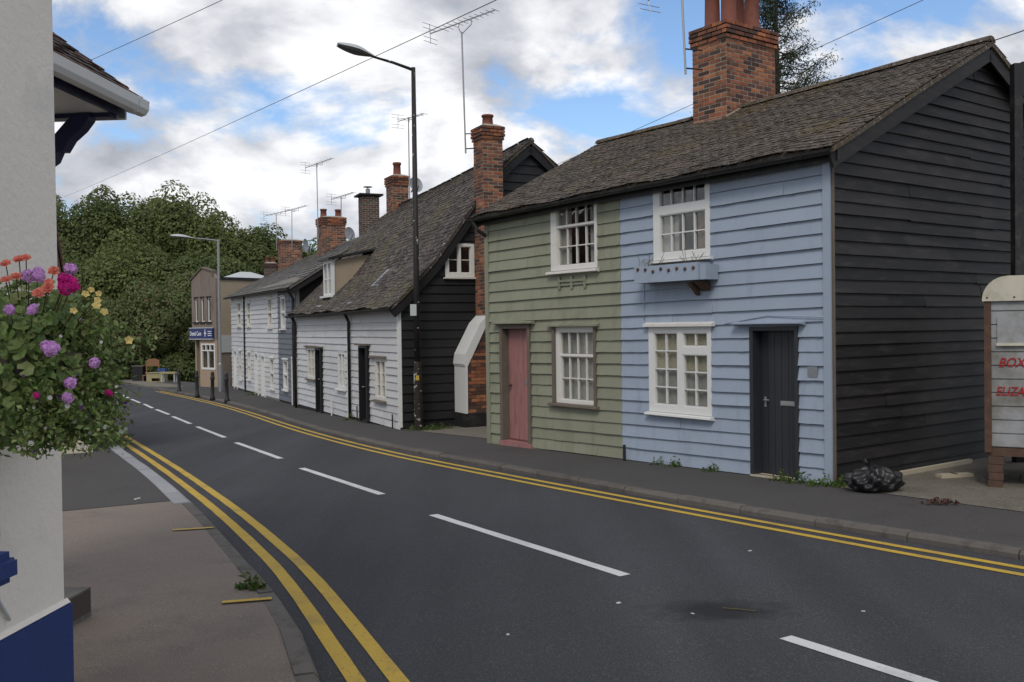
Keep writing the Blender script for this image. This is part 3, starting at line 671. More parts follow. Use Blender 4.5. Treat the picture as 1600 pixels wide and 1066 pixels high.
window(blue, shift(bwin[1], SPL), [(4.18 - SPL, 4.64 - SPL, .70, 1.72, 2, 4), (4.74 - SPL, 5.19 - SPL, 1.525, 1.72, 2, 1), (4.74 - SPL, 5.19 - SPL, .70, 1.42, 2, 3)], M_upvc, sill=(4.05 - SPL, 5.30 - SPL, .05), head=(4.03 - SPL, 5.33 - SPL, .04, M_trim), proud=.035, gy=.01,
       curtain=[(4.15 - SPL, 5.22 - SPL, 1.2, 1.75, M_blind), (4.15 - SPL, 5.22 - SPL, .68, 1.2, M_curtain)])
# green door
D_ = MB()
for x in ((.40, .475), (1.205, 1.28)): D_.box(x, (-.06, .26), (-.20, 1.80))
D_.box((.40, 1.28), (-.06, .26), (1.80, 1.86)); D_.build('door_frame', M_oldwood, green)
D_ = MB().box((.475, 1.205), (.10, .14), (-.13, 1.80)); leaf = D_.build('door', M_pink, green, label='faded pink plank door')
for k in range(5): box('door_plank', (.48 + k * .145, .48 + k * .145 + .139), (.088, .10), (-.11, 1.78), M_pink, leaf)
MB().lathe([(.012, 0), (.012, .03), (.026, .04), (.028, .06), (.018, .072)], n=12).build('door_knob', M_rust, leaf, (.56, .088, .82), (R_(90), 0, 0))
box('letter_plate', (.96, 1.15), (.080, .088), (.84, .92), M_metal, leaf)
MB().tube([(1.06, .082, 1.47), (1.06, .080, 1.53), (1.055, .082, 1.58)], .012, 6).build('door_knocker', M_rust, leaf)
box('doorstep', (.38, 1.30), (-.07, .2), (-.30, -.14), M_pink, green)
MB().prism([(-.13, 1.885), (-.03, 1.87), (-.03, 1.93), (-.13, 1.905)], .26, 1.40, 'x').build('door_hood', M_green, green)
# blue door
s = SPL
D_ = MB()
for x in ((5.91 - s, 5.965 - s), (6.60 - s, 6.65 - s)): D_.box(x, (-.045, .20), (-.13, 1.74))
D_.box((5.91 - s, 6.65 - s), (-.045, .20), (1.74, 1.79)); D_.build('door_frame', M_navydoor, blue)
leaf = MB().box((5.965 - s, 6.60 - s), (.13, .17), (-.08, 1.74)).build('door', M_navydoor, blue, label='dark slate blue plank door')
for k in range(6): box('door_plank', (5.97 - s + k * .105, 5.97 - s + k * .105 + .099), (.12, .13), (-.07, 1.73), M_navydoor, leaf)
MB().box((6.27 - s, 6.52 - s), (.108, .12), (.80, .86)).box((6.29 - s, 6.50 - s), (.102, .108), (.81, .85)).build('letter_plate', M_alu, leaf)
MB().tube([(6.03 - s, .12, .86), (6.03 - s, .085, .86), (6.11 - s, .085, .86)], .009, 8).box((6.015 - s, 6.045 - s), (.113, .12), (.77, .90)).build('handle', M_alu, leaf)
box('threshold', (5.92 - s, 6.64 - s), (-.06, .18), (-.25, -.085), M_plank, blue)
MB().prism([(-.13, 1.825), (-.03, 1.805), (-.03, 1.86), (-.13, 1.84)], 5.68 - s, 6.76 - s, 'x').build('door_hood', M_blue, blue)
box('name_plate', (6.79 - s, 6.93 - s), (-.045, -.033), (1.18, 1.31), M_metal, blue)
pipe(blue, [(4.0 - s, -.035, 1.9), (4.0 - s, -.035, 2.42)], .006, M_blue, 'cable')
pipe(blue, [(5.5 - s, -.035, 1.83), (6.2 - s, -.04, 1.93), (7.0 - s, -.06, 1.90), (7.13 - s, -.02, 1.88)], .006, M_blue, 'cable')
# trellis bracket under the green upper window
T_ = MB()
for x in (2.05, 2.36, 2.68): T_.box((x, x + .045), (-.055, -.035), (2.42, 2.62))
T_.box((2.05, 2.72), (-.06, -.04), (2.53, 2.565)); T_.build('bracket_rail', M_green, green)
MB().tube([(-.1, -.26, 3.74), (-.02, -.2, 3.55), (.02, -.05, 3.45)], .032, 8).build('gutter_outlet', M_gutter, green)
for u in (3.52 - s, ): MB().tube([(u + .12, -.12, -.22), (u + .12, -.12, .08)], .022, 8).build('vent_pipe', M_gutter, blue)
# chimney
C_, h = stack(green, (2.42, 3.19), (2.70, 3.97), (5.12, 6.93), M_brick, 300, 4, label='broad red brick stack with tall clay pots')
for x, y in ((2.62, 3.0), (2.97, 3.02), (2.97, 3.62), (2.64, 3.62)): pot(C_, x - 2.805, y - 3.335, h, .14, 1.05)
MB().add([(-.42, -.68, .12), (.42, -.68, .12), (.42, -.68, .22), (-.42, -.68, .22)], [(0, 1, 2, 3)])
fl = MB(); fl.beam((.40, -.66, .14), (.40, .05, .50), .05, .10).beam((-.40, -.64, .13), (.42, -.64, .13), .05, .10).build('flashing', M_mortar, C_)
# window box
p = apos(4.72, -.17)
wb = thing('window_box', 'blue wooden window box with studs under the blue cottage upper window', 'window box', (p[0], p[1], 2.42), ARZ)
MB().box((-.64, .56), (-.13, -.105), (0, .23)).box((-.64, .56), (.105, .13), (0, .23)).box((-.64, -.615), (-.105, .105), (0, .23)).box((.535, .56), (-.105, .105), (0, .23)).box((-.61, .53), (-.104, .104), (.01, .03)).build('trough', M_blue, wb)
MB().box((-.614, .534), (-.104, .104), (.03, .2)).build('soil', M_earth, wb)
MB().box((.565, .68), (-.10, .13), (.0, .2)).build('end_block', M_blue, wb)
for k in range(8): MB().lathe([(.024, 0), (.024, .012), (.012, .026)], n=10).build('stud', M_rust, wb, (-.56 + k * .15, -.13, .165 + random.uniform(-.02, .03)), (R_(90), 0, 0))
MB().prism([(.12, -.02), (.12, -.2), (-.08, -.02)], .30, .36, 'x').prism([(.12, -.02), (.12, -.14), (-.04, -.02)], .40, .55, 'x').build('bracket', M_rust, wb)
S_ = MB()
for k in range(26):
    x = random.choice([-.6, -.55, -.5, -.3, .25, .3, .45]) + random.uniform(-.07, .07); q = Vector((x, random.uniform(-.05, .08), .2))
    S_.tube([q, q + Vector((random.uniform(-.05, .05), 0, .08)), q + Vector((random.uniform(-.1, .1), random.uniform(-.04, .04), random.uniform(.1, .25)))], .003, 4)
S_.build('dead_stems', M_stem, wb)

# ------------------------------------------------------------------ the white cottages with the black gable
BL_ = (-6.455, 28.371); BD = (.438, -.899); BN = (.899, .438); BRZ = math.atan2(BD[1], BD[0]); BS = 5.42; BU = 9.31
def bpos(u, w_, z=0): return (BL_[0] + BD[0] * u + BN[0] * w_, BL_[1] + BD[1] * u + BN[1] * w_, z)
p = bpos(BS, 0); bR = thing('weatherboard_cottage', 'white boarded cottage with tarred black gable and brick side chimney', 'house', (p[0], p[1], 0), BRZ)
p = bpos(0, 0); bL = thing('weatherboard_cottage', 'low white boarded cottage with dormer window between black downpipes', 'house', (p[0], p[1], 0), BRZ)
WX = [-.22, .04, .83, 1.72, 2.55, 3.12]; ZX = [2.30, 2.52, 3.32, 4.52, 5.55, 6.0]
def broof(u, b, back=False):
    w_ = -.22 + 3.34 * b; z = float(np.interp(w_, WX, ZX)); z = 2.30 + (z - 2.30) * (1 - .115 * (1 - u / 9.31)) - .05 * b * math.sin(math.pi * max(0, min(1, u / 9.31)))
    z += .02 * math.sin(u * 1.9 + b * 3) * (1 - b) + .015 * math.sin(u * 4.3 - b * 5) * (1 - b)
    return Vector((u, 6.24 - w_ if back else w_, z))
W1 = (7.62, 8.42, .22, 1.16); D1 = (6.56, 7.20, -.6, 1.43); W2 = (4.50, 5.18, .31, 1.25); D2 = (2.42, 3.0, -.8, 1.31); W3 = (1.27, 2.12, .42, 1.32)
bzt = lambda u: 2.46
for root, s, a, b, hs in ((bR, BS, BS, BU, [W1, D1]), (bL, 0, 0, BS, [W2, D2, W3])):
    hs = [shift(h, s) for h in hs]
    holes_mesh(MB(), a - s, b - s, -1.0, 2.5, [(h[0] + .03, h[1] - .03, h[2] + .03, h[3] - .03) for h in hs], .002, .1).build('front_wall', M_inside, root)
    zb0 = (lambda u: -.32) if root == bR else (lambda u: -.40)
    clad(root, M_white, a - s + .01, b - s - (.05 if root == bR else .0), zb0, bzt, 17, hs, thick=.028)
    box('plinth', (a - s, b - s - .02), (-.02, .05), (-1.0, zb0(0) + .01), M_dark, root)
    MB().box((a - s, b - s), (6.1, 6.2), (-1, 2.6)).build('back_wall', M_inside, root)
    u0, u1 = (BS, 9.46) if root == bR else (-.35, BS)
    Sf = lambda a_, b_, u0=u0, u1=u1, s=s: broof(u0 + (u1 - u0) * a_, b_) - Vector((s, 0, 0))
    Sb = lambda a_, b_, u0=u0, u1=u1, s=s: broof(u0 + (u1 - u0) * (1 - a_), b_, True) - Vector((s, 0, 0))
    roof(root, Sf, u1 - u0, 5.0, M_tileB, nobj=300, key=lambda p, s=s: (Vector(bpos(p.x + s, p.y, p.z)) - EYE).length, gauge=.11, tw=.175, tl=.22)
    roof(root, Sb, u1 - u0, 5.0, M_tileB, gauge=.3, tw=.33, tl=.5, name='rear_roof')
    rid = MB(); n = 12
    for k in range(n):
        q, r = Sf(k / n, 1), Sf((k + 1) / n, 1); rid.tube([q + Vector((0, 0, 0)), r], .08, 8)
    rid.build('ridge', M_tileB, root)
    pa, pb = Sf(0, 0), Sf(1, 0)
    if root == bR: gutter(root, pa + Vector((0, -.04, -.03)), pb + Vector((0, -.04, -.03)))
    else: gutter(root, pa + Vector((0, -.04, -.03)), pb + Vector((0, -.04, -.03)))
    poly = [(.1, -1), (6.1, -1), (6.1, 2.5)] + [(6.24 - x, z - .1) for x, z in zip(WX[1:], ZX[1:])] + [(x, z - .1) for x, z in zip(WX[::-1][1:-1], ZX[::-1][1:-1])] + [(.1, 2.4)]
    if root == bR:
        gw = MB()
        for q_ in ([(.1, -1), (6.1, -1), (6.1, 2.45), (.1, 2.45)], [(.1, 2.45), (1.07, 2.45), (1.07, 3.45), (.83, 3.2)], [(1.07, 2.45), (1.70, 2.45), (1.70, 2.96), (1.07, 2.96)], [(1.2, 3.65), (1.70, 3.65), (1.70, 4.3)], [(1.70, 2.45), (6.1, 2.45), (3.12, 5.75), (1.70, 4.3)]): gw.prism(q_, BU - s - .12, BU - s - .005, 'x')
        gw.build('gable_wall', M_inside, root)
    else: MB().prism([(.1, -1), (6.1, -1), (6.1, 2.2), (3.12, 5.3), (.1, 2.2)], .0, .1, 'x').build('gable_wall', M_tar, root)
def blim(z):
    if z < 2.4: return (0, 6.2)
    w_ = float(np.interp(z + .08, ZX, WX)); return (w_, 6.24 - w_)
GW = (1.04, 1.73, 2.93, 3.67)
Ub = BU - BS
clad(bR, M_tar, .02, 6.2, lambda u: -.33, lambda u: 5.86, 32, [GW], org=(Ub, 0), rz=math.pi / 2, limits=blim, thick=.03, jit=.006, split=.2)
box('plinth', (Ub - .05, Ub + .04), (-.03, 6.2), (-1, -.28), M_dark, bR)
box('corner_board', (Ub - .06, Ub + .025), (-.05, .02), (-.34, 2.42), M_upvc, bR)
window(bR, GW, [(1.13, 1.36, 3.02, 3.60, 1, 2), (1.41, 1.65, 3.02, 3.60, 1, 2)], M_trim, org=(Ub, 0), rz=math.pi / 2, sill=(1.0, 1.77, .04), proud=.045)
pts = [broof(9.42, b) - Vector((BS, 0, .14)) for b in (0, .08, .32, .58, .83, 1)]
mb = MB(); 
for a, b in zip(pts, pts[1:]): mb.beam(a, b, .03, .24)
mb.build('bargeboard', M_tar, bR)
pts = [broof(9.42, b, True) - Vector((BS, 0, .14)) for b in (0, .08, .32, .58, .83, 1)]
mb = MB()
for a, b in zip(pts, pts[1:]): mb.beam(a, b, .03, .24)
mb.build('bargeboard', M_tar, bR)
s = BS
window(bR, shift(W1, s), [(7.70 - s, 8.0 - s, .29, 1.09, 1, 3), (8.04 - s, 8.34 - s, .29, 1.09, 1, 3)], M_trim, sill=(7.56 - s, 8.46 - s, .05), Msill=M_oldwood, head=(7.35 - s, 8.48 - s, .03, M_oldwood), curtain=[(7.65 - s, 8.38 - s, .25, 1.12, M_curtain)])
window(bL, W2, [(4.56, 4.83, .37, 1.19, 1, 2), (4.87, 5.12, .37, 1.19, 1, 2)], M_upvc, sill=(4.44, 5.22, .05), curtain=[(4.5, 5.15, .35, 1.2, M_curtain)])
window(bL, W3, [(1.34, 1.68, .49, 1.25, 2, 3), (1.72, 2.06, .49, 1.25, 2, 3)], M_trim, sill=(1.2, 2.18, .05), Msill=M_oldwood, head=(1.1, 2.3, .03, M_oldwood))
for root, d, s in ((bR, D1, BS), (bL, D2, 0)):
    a, b = d[0] - s, d[1] - s; zb = -.36 if s else -.50
    mb = MB()
    for x in ((a, a + .05), (b - .05, b)): mb.box(x, (-.10, .15), (zb, d[3] - .05))
    mb.box((a, b), (-.10, .15), (d[3] - .05, d[3])).build('door_frame', M_dkdoor, root)
    lf = MB().box((a + .05, b - .05), (.03, .07), (zb, d[3] - .05)).build('door', M_dkdoor, root, label='black plank door')
    for k in range(4): box('door_plank', (a + .055 + k * .135, a + .055 + k * .135 + .128), (.022, .03), (zb + .02, d[3] - .06), M_dkdoor, lf)
    MB().lathe([(.01, 0), (.01, .03), (.02, .045), (.012, .06)], n=8).build('door_knob', M_alu, lf, (a + .1, .022, .45), (R_(90), 0, 0))
    box('door_hood', (a - .12, b + .08), (-.16, -.01), (d[3] + .01, d[3] + .05), M_oldwood, root)
    box('doorstep', (a, b), (-.12, .1), (zb - .3, zb), M_dark, root)
pipe(bR, [(5.75 - BS, -.22, 2.28), (5.72 - BS, -.12, 2.1), (5.70 - BS, -.075, 2.0), (5.70 - BS, -.075, -.42)], .038)
MB().tube([(5.5 - BS, -.04, -.45), (5.5 - BS, -.04, 1.52)], .03, 8).build('vent_post', M_upvc, bR)
pipe(bL, [(-.05, -.22, 2.28), (.0, -.12, 2.1), (.0, -.08, 2.0), (.0, -.08, -.6)], .04)
for u, r in ((9.02 - BS, bR), (7.3 - BS, bR), (6.4 - BS, bR)): MB().tube([(u, -.1, -.45), (u, -.1, -.02)], .018, 6).build('stub_pipe', M_gutter, r)
MB().tube([(4.1, -.1, -.6), (4.08, -.1, .0)], .02, 6).build('stub_pipe', M_upvc, bL)
# dormer
dr = holes_mesh(MB(), 2.25, 3.15, 2.75, 3.72, [(2.32, 2.66, 2.82, 3.64), (2.74, 3.08, 2.82, 3.64)], .22, .30).build('dormer', M_upvc, bL)
for a in (2.32, 2.74): box('pane', (a, a + .34), (.25, .254), (2.82, 3.64), G_, dr); box('glazing_bar', (a, a + .34), (.235, .27), (3.2, 3.23), M_upvc, dr)
MB().prism([(.30, 2.75), (.30, 3.70), (1.6, 3.95), (1.6, 3.0)], 2.28, 3.12, 'x').build('dormer_cheek', M_beige, dr)
MB().prism([(.10, 3.72), (.10, 3.78), (1.75, 4.12), (1.75, 4.06)], 2.12, 3.28, 'x').build('dormer_roof', M_gutter, dr)
box('sill', (2.2, 3.2), (.12, .3), (2.70, 2.75), M_upvc, dr)
# roof light
a, b = broof(6.2, .17) - Vector((BS, 0, 0)), broof(6.2, .30) - Vector((BS, 0, 0))
MB().add([a + Vector((0, 0, .06)), a + Vector((.5, 0, .06)), b + Vector((.5, 0, .06)), b + Vector((0, 0, .06))], [(0, 1, 2, 3)]).build('roof_light', M_metal, bR)
# side chimney of the black gable
bx, by = Ub + .04, 1.22
base = MB().prism([(by + .02, -.5), (by + 1.0, -.5), (by + 1.0, 2.1), (by + .52, 2.1), (by + .52, 2.0), (by + .02, 1.05)], bx, bx + .58, 'x').build('chimney_breast', M_mortar, bR, label='brick chimney breast with white painted edge')
its = 0
for j in range(int(2.2 / .075)):
    z = .02 + j * .075
    y0 = by + .03 if z < 1.0 else by + .02 + .5 * (z - 1.02) / .95
    y = y0 - (.11 if j % 2 else 0)
    while y < by + 1.0:
        a, b = max(y, y0), min(y + .213, by + 1.0); y += .225
        if b - a > .04: obj('brick', BRK, M_brick, base, (bx + .545 + random.uniform(0, .004), (a + b) / 2, z + .03), (0, 0, 0), (.1, b - a, .063))
box('tarred_base', (bx, bx + .605), (by - .02, by + 1.05), (-.6, .0), M_dark, base)
white = MB()
ws = [(by + .0, .0), (by + .045, .0), (by + .05, 1.0), (by + .58, 2.02), (by + .56, 2.12), (by + .36, 1.92), (by + .0, 1.26), (by - .03, 1.05), (by - .0, .98)]
white.prism(ws, bx - .0, bx + .62, 'x').build('weathering_coping', M_upvc, base, label='thick white painted sloping shoulder')
C_, h = stack(bR, (bx, bx + .5), (1.74, 2.22), (1.9, 6.22), M_brick, 300, 4, label='tall slim red brick stack with one pot')
pot(C_, 0, 0, h, .13, .28)
# chimneys on the ridge
C_, h = stack(bL, (.0, .62), (2.85, 3.38), (4.6, 6.62), M_brick, 0, 4, label='ridge stack with a single tall pot'); pot(C_, 0, 0, h, .13, .45)


# ------------------------------------------------------------------ grey and white terrace beyond
CL_ = (-13.366, 44.964); CD = (.389, -.921); CN = (.921, .389); CRZ = math.atan2(CD[1], CD[0]); CU = 17.3
def cpos(u, w_, z=0): return (CL_[0] + CD[0] * u + CN[0] * w_, CL_[1] + CD[1] * u + CN[1] * w_, z)
def croof(u, b, back=False):
    w_ = -.25 + 2.75 * b; ez = 3.30 - .27 * u / 17.3 + .1; z = ez + (4.86 - ez) * b
    return Vector((u, 5.0 - w_ if back else w_, z))
czt = lambda u: 3.50 - .27 * u / 17.3; czb = lambda u: -.82 + .36 * u / 17.3
def cgr(u): return -.90 + .37 * u / 17.3
specs = [('slate grey boarded cottage with white door beside the low white cottages', 13.9, 17.3, M_grey, [(14.62, 15.5, 1.88, 2.93), (14.93, 15.8, -.12, .85)], [(16.56, 17.28, .99)], M_upvc),
         ('white boarded terrace cottage with two adjoining doors', 5.15, 13.9, M_white, [(11.66, 12.7, 1.93, 3.0), (5.85, 7.0, 2.0, 3.03), (12.03, 12.9, -.24, .83), (5.95, 6.75, -.2, .91)], [(9.8, 10.75, .91), (7.98, 8.95, .95)], M_trim),
         ('white boarded end cottage of the terrace with a tilted open window', 0, 5.15, M_white, [(2.5, 3.85, 2.02, 3.12), (2.9, 3.8, -.34, .93)], [(.9, 2.1, .93)], M_trim)]
for label, a, b, M, wins, doors, Mw in specs:
    p = cpos(a, 0); rt = thing('terrace_cottage', label, 'house', (p[0], p[1], 0), CRZ); s = a
    hs = [shift(h, s) for h in wins] + [(d[0] - s, d[1] - s, -1.5, d[2]) for d in doors]
    holes_mesh(MB(), 0, b - a, -1.6, 3.45, [(h[0] + .03, h[1] - .03, h[2] + .03, h[3] - .03) for h in hs], .002, .1).build('front_wall', M_inside, rt)
    clad(rt, M, .005, b - a - .005, lin(czb, s), lin(czt, s), 22, hs, thick=.03)
    box('plinth', (0, b - a), (-.015, .05), (-1.6, czb(a) + .02), M_dark, rt)
    MB().box((0, b - a), (4.9, 5.0), (-1.6, 3.4)).build('back_wall', M_inside, rt)
    for h in hs[:len(wins)]:
        m_ = (h[2] + h[3]) / 2
        window(rt, h, [(h[0] + .09, h[1] - .09, m_ + .03, h[3] - .07, 1, 1), (h[0] + .09, h[1] - .09, h[2] + .08, m_ - .03, 1, 1)], Mw, sill=(h[0] - .06, h[1] + .06, .06), head=(h[0] - .04, h[1] + .04, .03, Mw), proud=.05, curtain=[(h[0] + .05, h[1] - .05, h[2] + .05, h[3] - .05, M_curtain)])
    for d in doors:
        z0 = cgr(d[0]); x0, x1 = d[0] - s, d[1] - s; mb = MB()
        for x in ((x0, x0 + .09), (x1 - .09, x1)): mb.box(x, (-.06, .14), (z0, d[2] - .08))
        mb.box((x0, x1), (-.06, .14), (d[2] - .08, d[2])).build('door_frame', M_upvc, rt)
        lf = MB().box((x0 + .09, x1 - .09), (.05, .09), (z0, d[2] - .08)).build('door', M_upvc, rt); box('door_panel', (x0 + .18, x1 - .18), (.04, .05), (z0 + .15, z0 + .8), M_trim, lf); box('door_panel', (x0 + .18, x1 - .18), (.04, .05), (z0 + .95, d[2] - .2), M_trim, lf)
        box('doorstep', (x0, x1), (-.1, .1), (z0 - .3, z0), M_dark, rt)
    u0, u1 = a - (.5 if a == 0 else 0), b + (.35 if b > 17 else 0)
    Sf = lambda a_, b_, u0=u0, u1=u1, s=s: croof(u0 + (u1 - u0) * a_, b_) - Vector((s, 0, 0)); Sb = lambda a_, b_, u0=u0, u1=u1, s=s: croof(u0 + (u1 - u0) * (1 - a_), b_, True) - Vector((s, 0, 0))
    roof(rt, Sf, u1 - u0, 3.1, M_slateC, gauge=.2, tw=.28, tl=.36, th=.01); roof(rt, Sb, u1 - u0, 3.1, M_slateC, gauge=.5, tw=.5, tl=.7, name='rear_roof')
    gutter(rt, Sf(0, 0) + Vector((0, -.04, -.03)), Sf(1, 0) + Vector((0, -.04, -.03)))
    MB().tube([Sf(0, 1), Sf(1, 1)], .09, 8).build('ridge', M_slateC, rt)
    gp = [(.1, -1.6), (4.9, -1.6), (4.9, 3.3), (2.5, 4.7), (.1, 3.3)]
    if b > 17:
        MB().prism(gp, b - s - .1, b - s, 'x').build('gable_wall', M_tar, rt); bgR = rt
        for bk in (False, True): MB().beam(croof(17.6, 0, bk) - Vector((s, 0, .12)), croof(17.6, 1, bk) - Vector((s, 0, .12)), .03, .22).build('bargeboard', M_tar, rt)
        C_, h = stack(rt, (11.2 - s + 3.0, 11.2 - s + 3.9), (2.0, 2.9), (4.3, 6.05), M_brick, 300, 4, bl=.24, label='red brick ridge stack with two short pots')
        C_.location.x = 11.1 - s
        for y in (-.28, .28): pot(C_, 0, y, h, .13, .34)
        C2, h2 = stack(rt, (14.0 - s, 14.6 - s), (2.8, 3.4), (4.2, 6.45), M_brickdk, 0, 0, label='dark brown stack with a flat cap')
        box('cap', (-.42, .42), (-.42, .42), (h2, h2 + .06), M_dark, C2)
        MB().lathe([(.08, 0), (.08, .22), (.02, .23), (.02, .27), (.16, .28), (.16, .30)], n=12).build('cowl', M_metal, C2, (-.1, 0, h2 + .06))
        MB().tube([(17.15 - s, -.2, 3.0), (17.22 - s, -.09, 2.8), (17.22 - s, -.09, -.6)], .045, 8).build('downpipe', M_gutter, rt)
        pass
    if a == 0:
        MB().prism(gp, .0, .1, 'x').build('gable_wall', M_white, rt)
        C_, h = stack(rt, (2.0, 2.95), (1.9, 2.85), (4.2, 5.95), M_brick, 300, 2, bl=.24, label='square red brick stack without pots')
        C3, h3 = stack(rt, (-.5, -.02), (1.6, 2.15), (-1.0, 5.1), M_brickdk, 0, 3, label='external gable stack with two small pots')
        for y in (-.13, .13): pot(C3, 0, y, h3, .1, .32)
        MB().tube([(5.12, -.06, 3.3), (5.12, -.06, -.8)], .04, 8).build('downpipe', M_gutter, rt)
        # tilted fanlight of the open window
        box('open_casement', (2.62, 3.73), (-.05, -.02), (2.55, 3.05), M_upvc, rt, rot=(R_(-28), 0, 0))

# ------------------------------------------------------------------ corner shop
DP = (-16.29, 47.98); DD = (.72, -.694); DN = (.694, .72); DRZ = math.atan2(DD[1], DD[0])
shop = thing('corner_shop', 'small brown rendered shop with blue sign and three narrow upper windows', 'shop', (DP[0], DP[1], -1.0), DRZ)
up = [(.30, .66, 3.28, 4.48), (.93, 1.29, 3.28, 4.48), (1.58, 1.96, 3.28, 4.48)]
holes_mesh(MB(), 0, 2.46, 2.40, 5.35, up, 0, .15).build('upper_front', M_brownr, shop)
MB().prism([(0.0, 5.35), (2.46, 5.35), (2.46, 5.42), (2.15, 5.75), (1.15, 5.95), (.2, 5.5)], .001, .149, 'y').build('parapet_gable', M_brownr, shop)
mb = MB(); mb.beam((-.05, .07, 5.42), (.2, .07, 5.55), .26, .06).beam((.2, .07, 5.55), (1.15, .07, 6.0), .26, .06).beam((1.15, .07, 6.0), (2.2, .07, 5.78), .26, .07).beam((2.2, .07, 5.55), (2.2, .07, 5.8), .26, .1).build('coping', M_oldwood, shop)
for a, b, c_, d_ in up:
    fm = holes_mesh(MB(), a, b, c_, d_, [(a + .06, b - .08, c_ + .06, d_ - .06)], .06, .11).build('window', M_upvc, shop)
    box('pane', (a + .06, b - .08), (.085, .089), (c_ + .06, d_ - .06), G_, fm); box('sill', (a - .08, b + .08), (-.08, .06), (c_ - .07, c_), M_dark, fm); box('lintel', (a - .05, b + .05), (-.03, .05), (d_, d_ + .07), M_dark, fm)
holes_mesh(MB(), .72, 2.46, -.4, 2.40, [(.90, 2.25, .92, 2.18)], .02, .17).build('lower_front', M_tan, shop)
fm = holes_mesh(MB(), .88, 2.27, .90, 2.20, [(.98, 1.53, 1.0, 1.82), (1.60, 2.17, 1.0, 1.82), (.98, 1.32, 1.88, 2.12), (1.38, 1.74, 1.88, 2.12), (1.80, 2.17, 1.88, 2.12)], .0, .09).build('window', M_upvc, shop)
for a, b, c_, d_ in ((.98, 1.53, 1.0, 1.82), (1.60, 2.17, 1.0, 1.82), (.98, 1.32, 1.88, 2.12), (1.38, 1.74, 1.88, 2.12), (1.80, 2.17, 1.88, 2.12)): box('pane', (a, b), (.04, .044), (c_, d_), G_, fm)
box('room_back', (.8, 2.4), (1.2, 1.25), (-.4, 2.4), M_inside, shop)
sg = MB().box((-.12, 2.25), (-.10, -.02), (2.42, 2.98)).build('sign_board', M_sign, shop, label='dark blue shop sign with white lettering')
for z in ((2.40, 2.44), (2.96, 3.0)): box('sign_trim', (-.13, 2.26), (-.112, -.015), z, M_lampgrey, sg)
def lettering(txt, size, M, parent, loc, rot, shear=0., name='lettering', sx=1., ext=.003):
    cu = bpy.data.curves.new(name, 'FONT'); cu.body = txt; cu.size = size; cu.shear = shear; cu.extrude = ext; cu.resolution_u = 3; cu.offset = size * .012
    t = bpy.data.objects.new(name, cu); COL.objects.link(t); bpy.context.view_layer.update()
    me = bpy.data.meshes.new_from_object(t.evaluated_get(bpy.context.evaluated_depsgraph_get())); bpy.data.objects.remove(t)
    me.materials.clear(); me.materials.append(None)
    return obj(name, me, M, parent, loc, rot, (sx, 1, 1))
lettering('Dental Care', .30, M_signtxt, sg, (-.04, -.105, 2.60), (R_(90), 0, 0), sx=.78)
mb = MB(); mb.box((1.48, 1.54), (-.106, -.1), (2.55, 2.9)).box((1.42, 1.62), (-.1055, -.1), (2.68, 2.74)).build('sign_emblem', M_signtxt, sg)
for z in (2.78, 2.68, 2.58): box('sign_line', (1.78, 2.15), (-.105, -.1), (z, z + .035), M_signtxt, sg)
# side walls, flat roof, lantern, side fascia, door
MB().box((2.31, 2.455), (.15, 6), (2.4, 5.35)).build('side_wall', M_beige, shop); MB().box((2.31, 2.45), (.17, 6), (-.4, 2.40)).build('side_base', M_brownr, shop)
MB().box((0.0, .12), (.15, 6), (-.4, 5.35)).build('side_wall', M_beige, shop); MB().box((0.12, 2.31), (5.9, 6), (-.4, 5.35)).build('back_wall', M_beige, shop)
MB().box((-.02, 2.52), (.16, 6.05), (5.352, 5.48)).build('flat_roof', M_gutter, shop)
MB().add([(.4, 1.2, 5.49), (2.3, 1.2, 5.49), (2.3, 3.4, 5.49), (.4, 3.4, 5.49), (1.35, 2.0, 5.85), (1.35, 2.6, 5.85)], [(0, 1, 4), (1, 2, 5, 4), (2, 3, 5), (3, 0, 4, 5)]).build('roof_lantern', M_lampgrey, shop)
MB().box((2.462, 2.50), (.1, 1.9), (1.75, 2.6)).build('side_fascia', M_lampgrey, shop); box('door', (2.452, 2.49), (1.3, 2.2), (-.3, 1.85), M_dkdoor, shop)


# ------------------------------------------------------------------ the public house at the left
PRZ = R_(-4) ; PUBX, PUBY = -1.68, 3.5
pub = thing('public_house', 'white rough rendered building with royal blue plinth at the left edge', 'building', (PUBX, PUBY, 0), PRZ)
# local: y along the wall (towards the far end = +y), wall face at x = 0, facing +x
def bev_box(x, y, z, e=.012):
    mb = MB(); mb.box(x, y, z); bm = bmesh.new(); me = mesh('b', mb.v, mb.f); bm.from_mesh(me)
    bmesh.ops.bevel(bm, geom=bm.edges[:], offset=e, segments=2, affect='EDGES'); bm.to_mesh(me); bm.free(); return me
obj('wall', bev_box((-1.35, 0), (-6.0, 0), (.825, 6.2), .008), M_render, pub)
obj('plinth', bev_box((-1.36, .02), (-6.0, .02), (-.4, .82), .006), M_pubblue, pub)
MB().prism([(0.0, .822), (.014, .822), (.0, .838)], -6.0, .012, 'y').build('plinth_fillet', M_render, pub)
pts = [(.008, -.42 + .012 * math.sin(k * 1.3), 1.50 - k * .055) for k in range(12)]; pts[-1] = (.01, -.36, .87); MB().tube(pts, .006, 6).build('cable', M_lampgrey, pub)
obj('window_sill', bev_box((-.05, .385), (-2.4, -.89), (1.15, 1.235), .022), M_pubblue, pub)
MB().box((-3.2, -1.75), (-.5, 2.1), (.3, 6.2)).build('rear_wall', M_render, pub)
MB().box((-3.2, -1.74), (-.5, 2.11), (-.4, .299)).build('rear_plinth', M_pubblue, pub)
st = MB().box((-1.9, -1.385), (1.6, 2.75), (-.2, .11)).build('doorstep', M_slateC, pub)
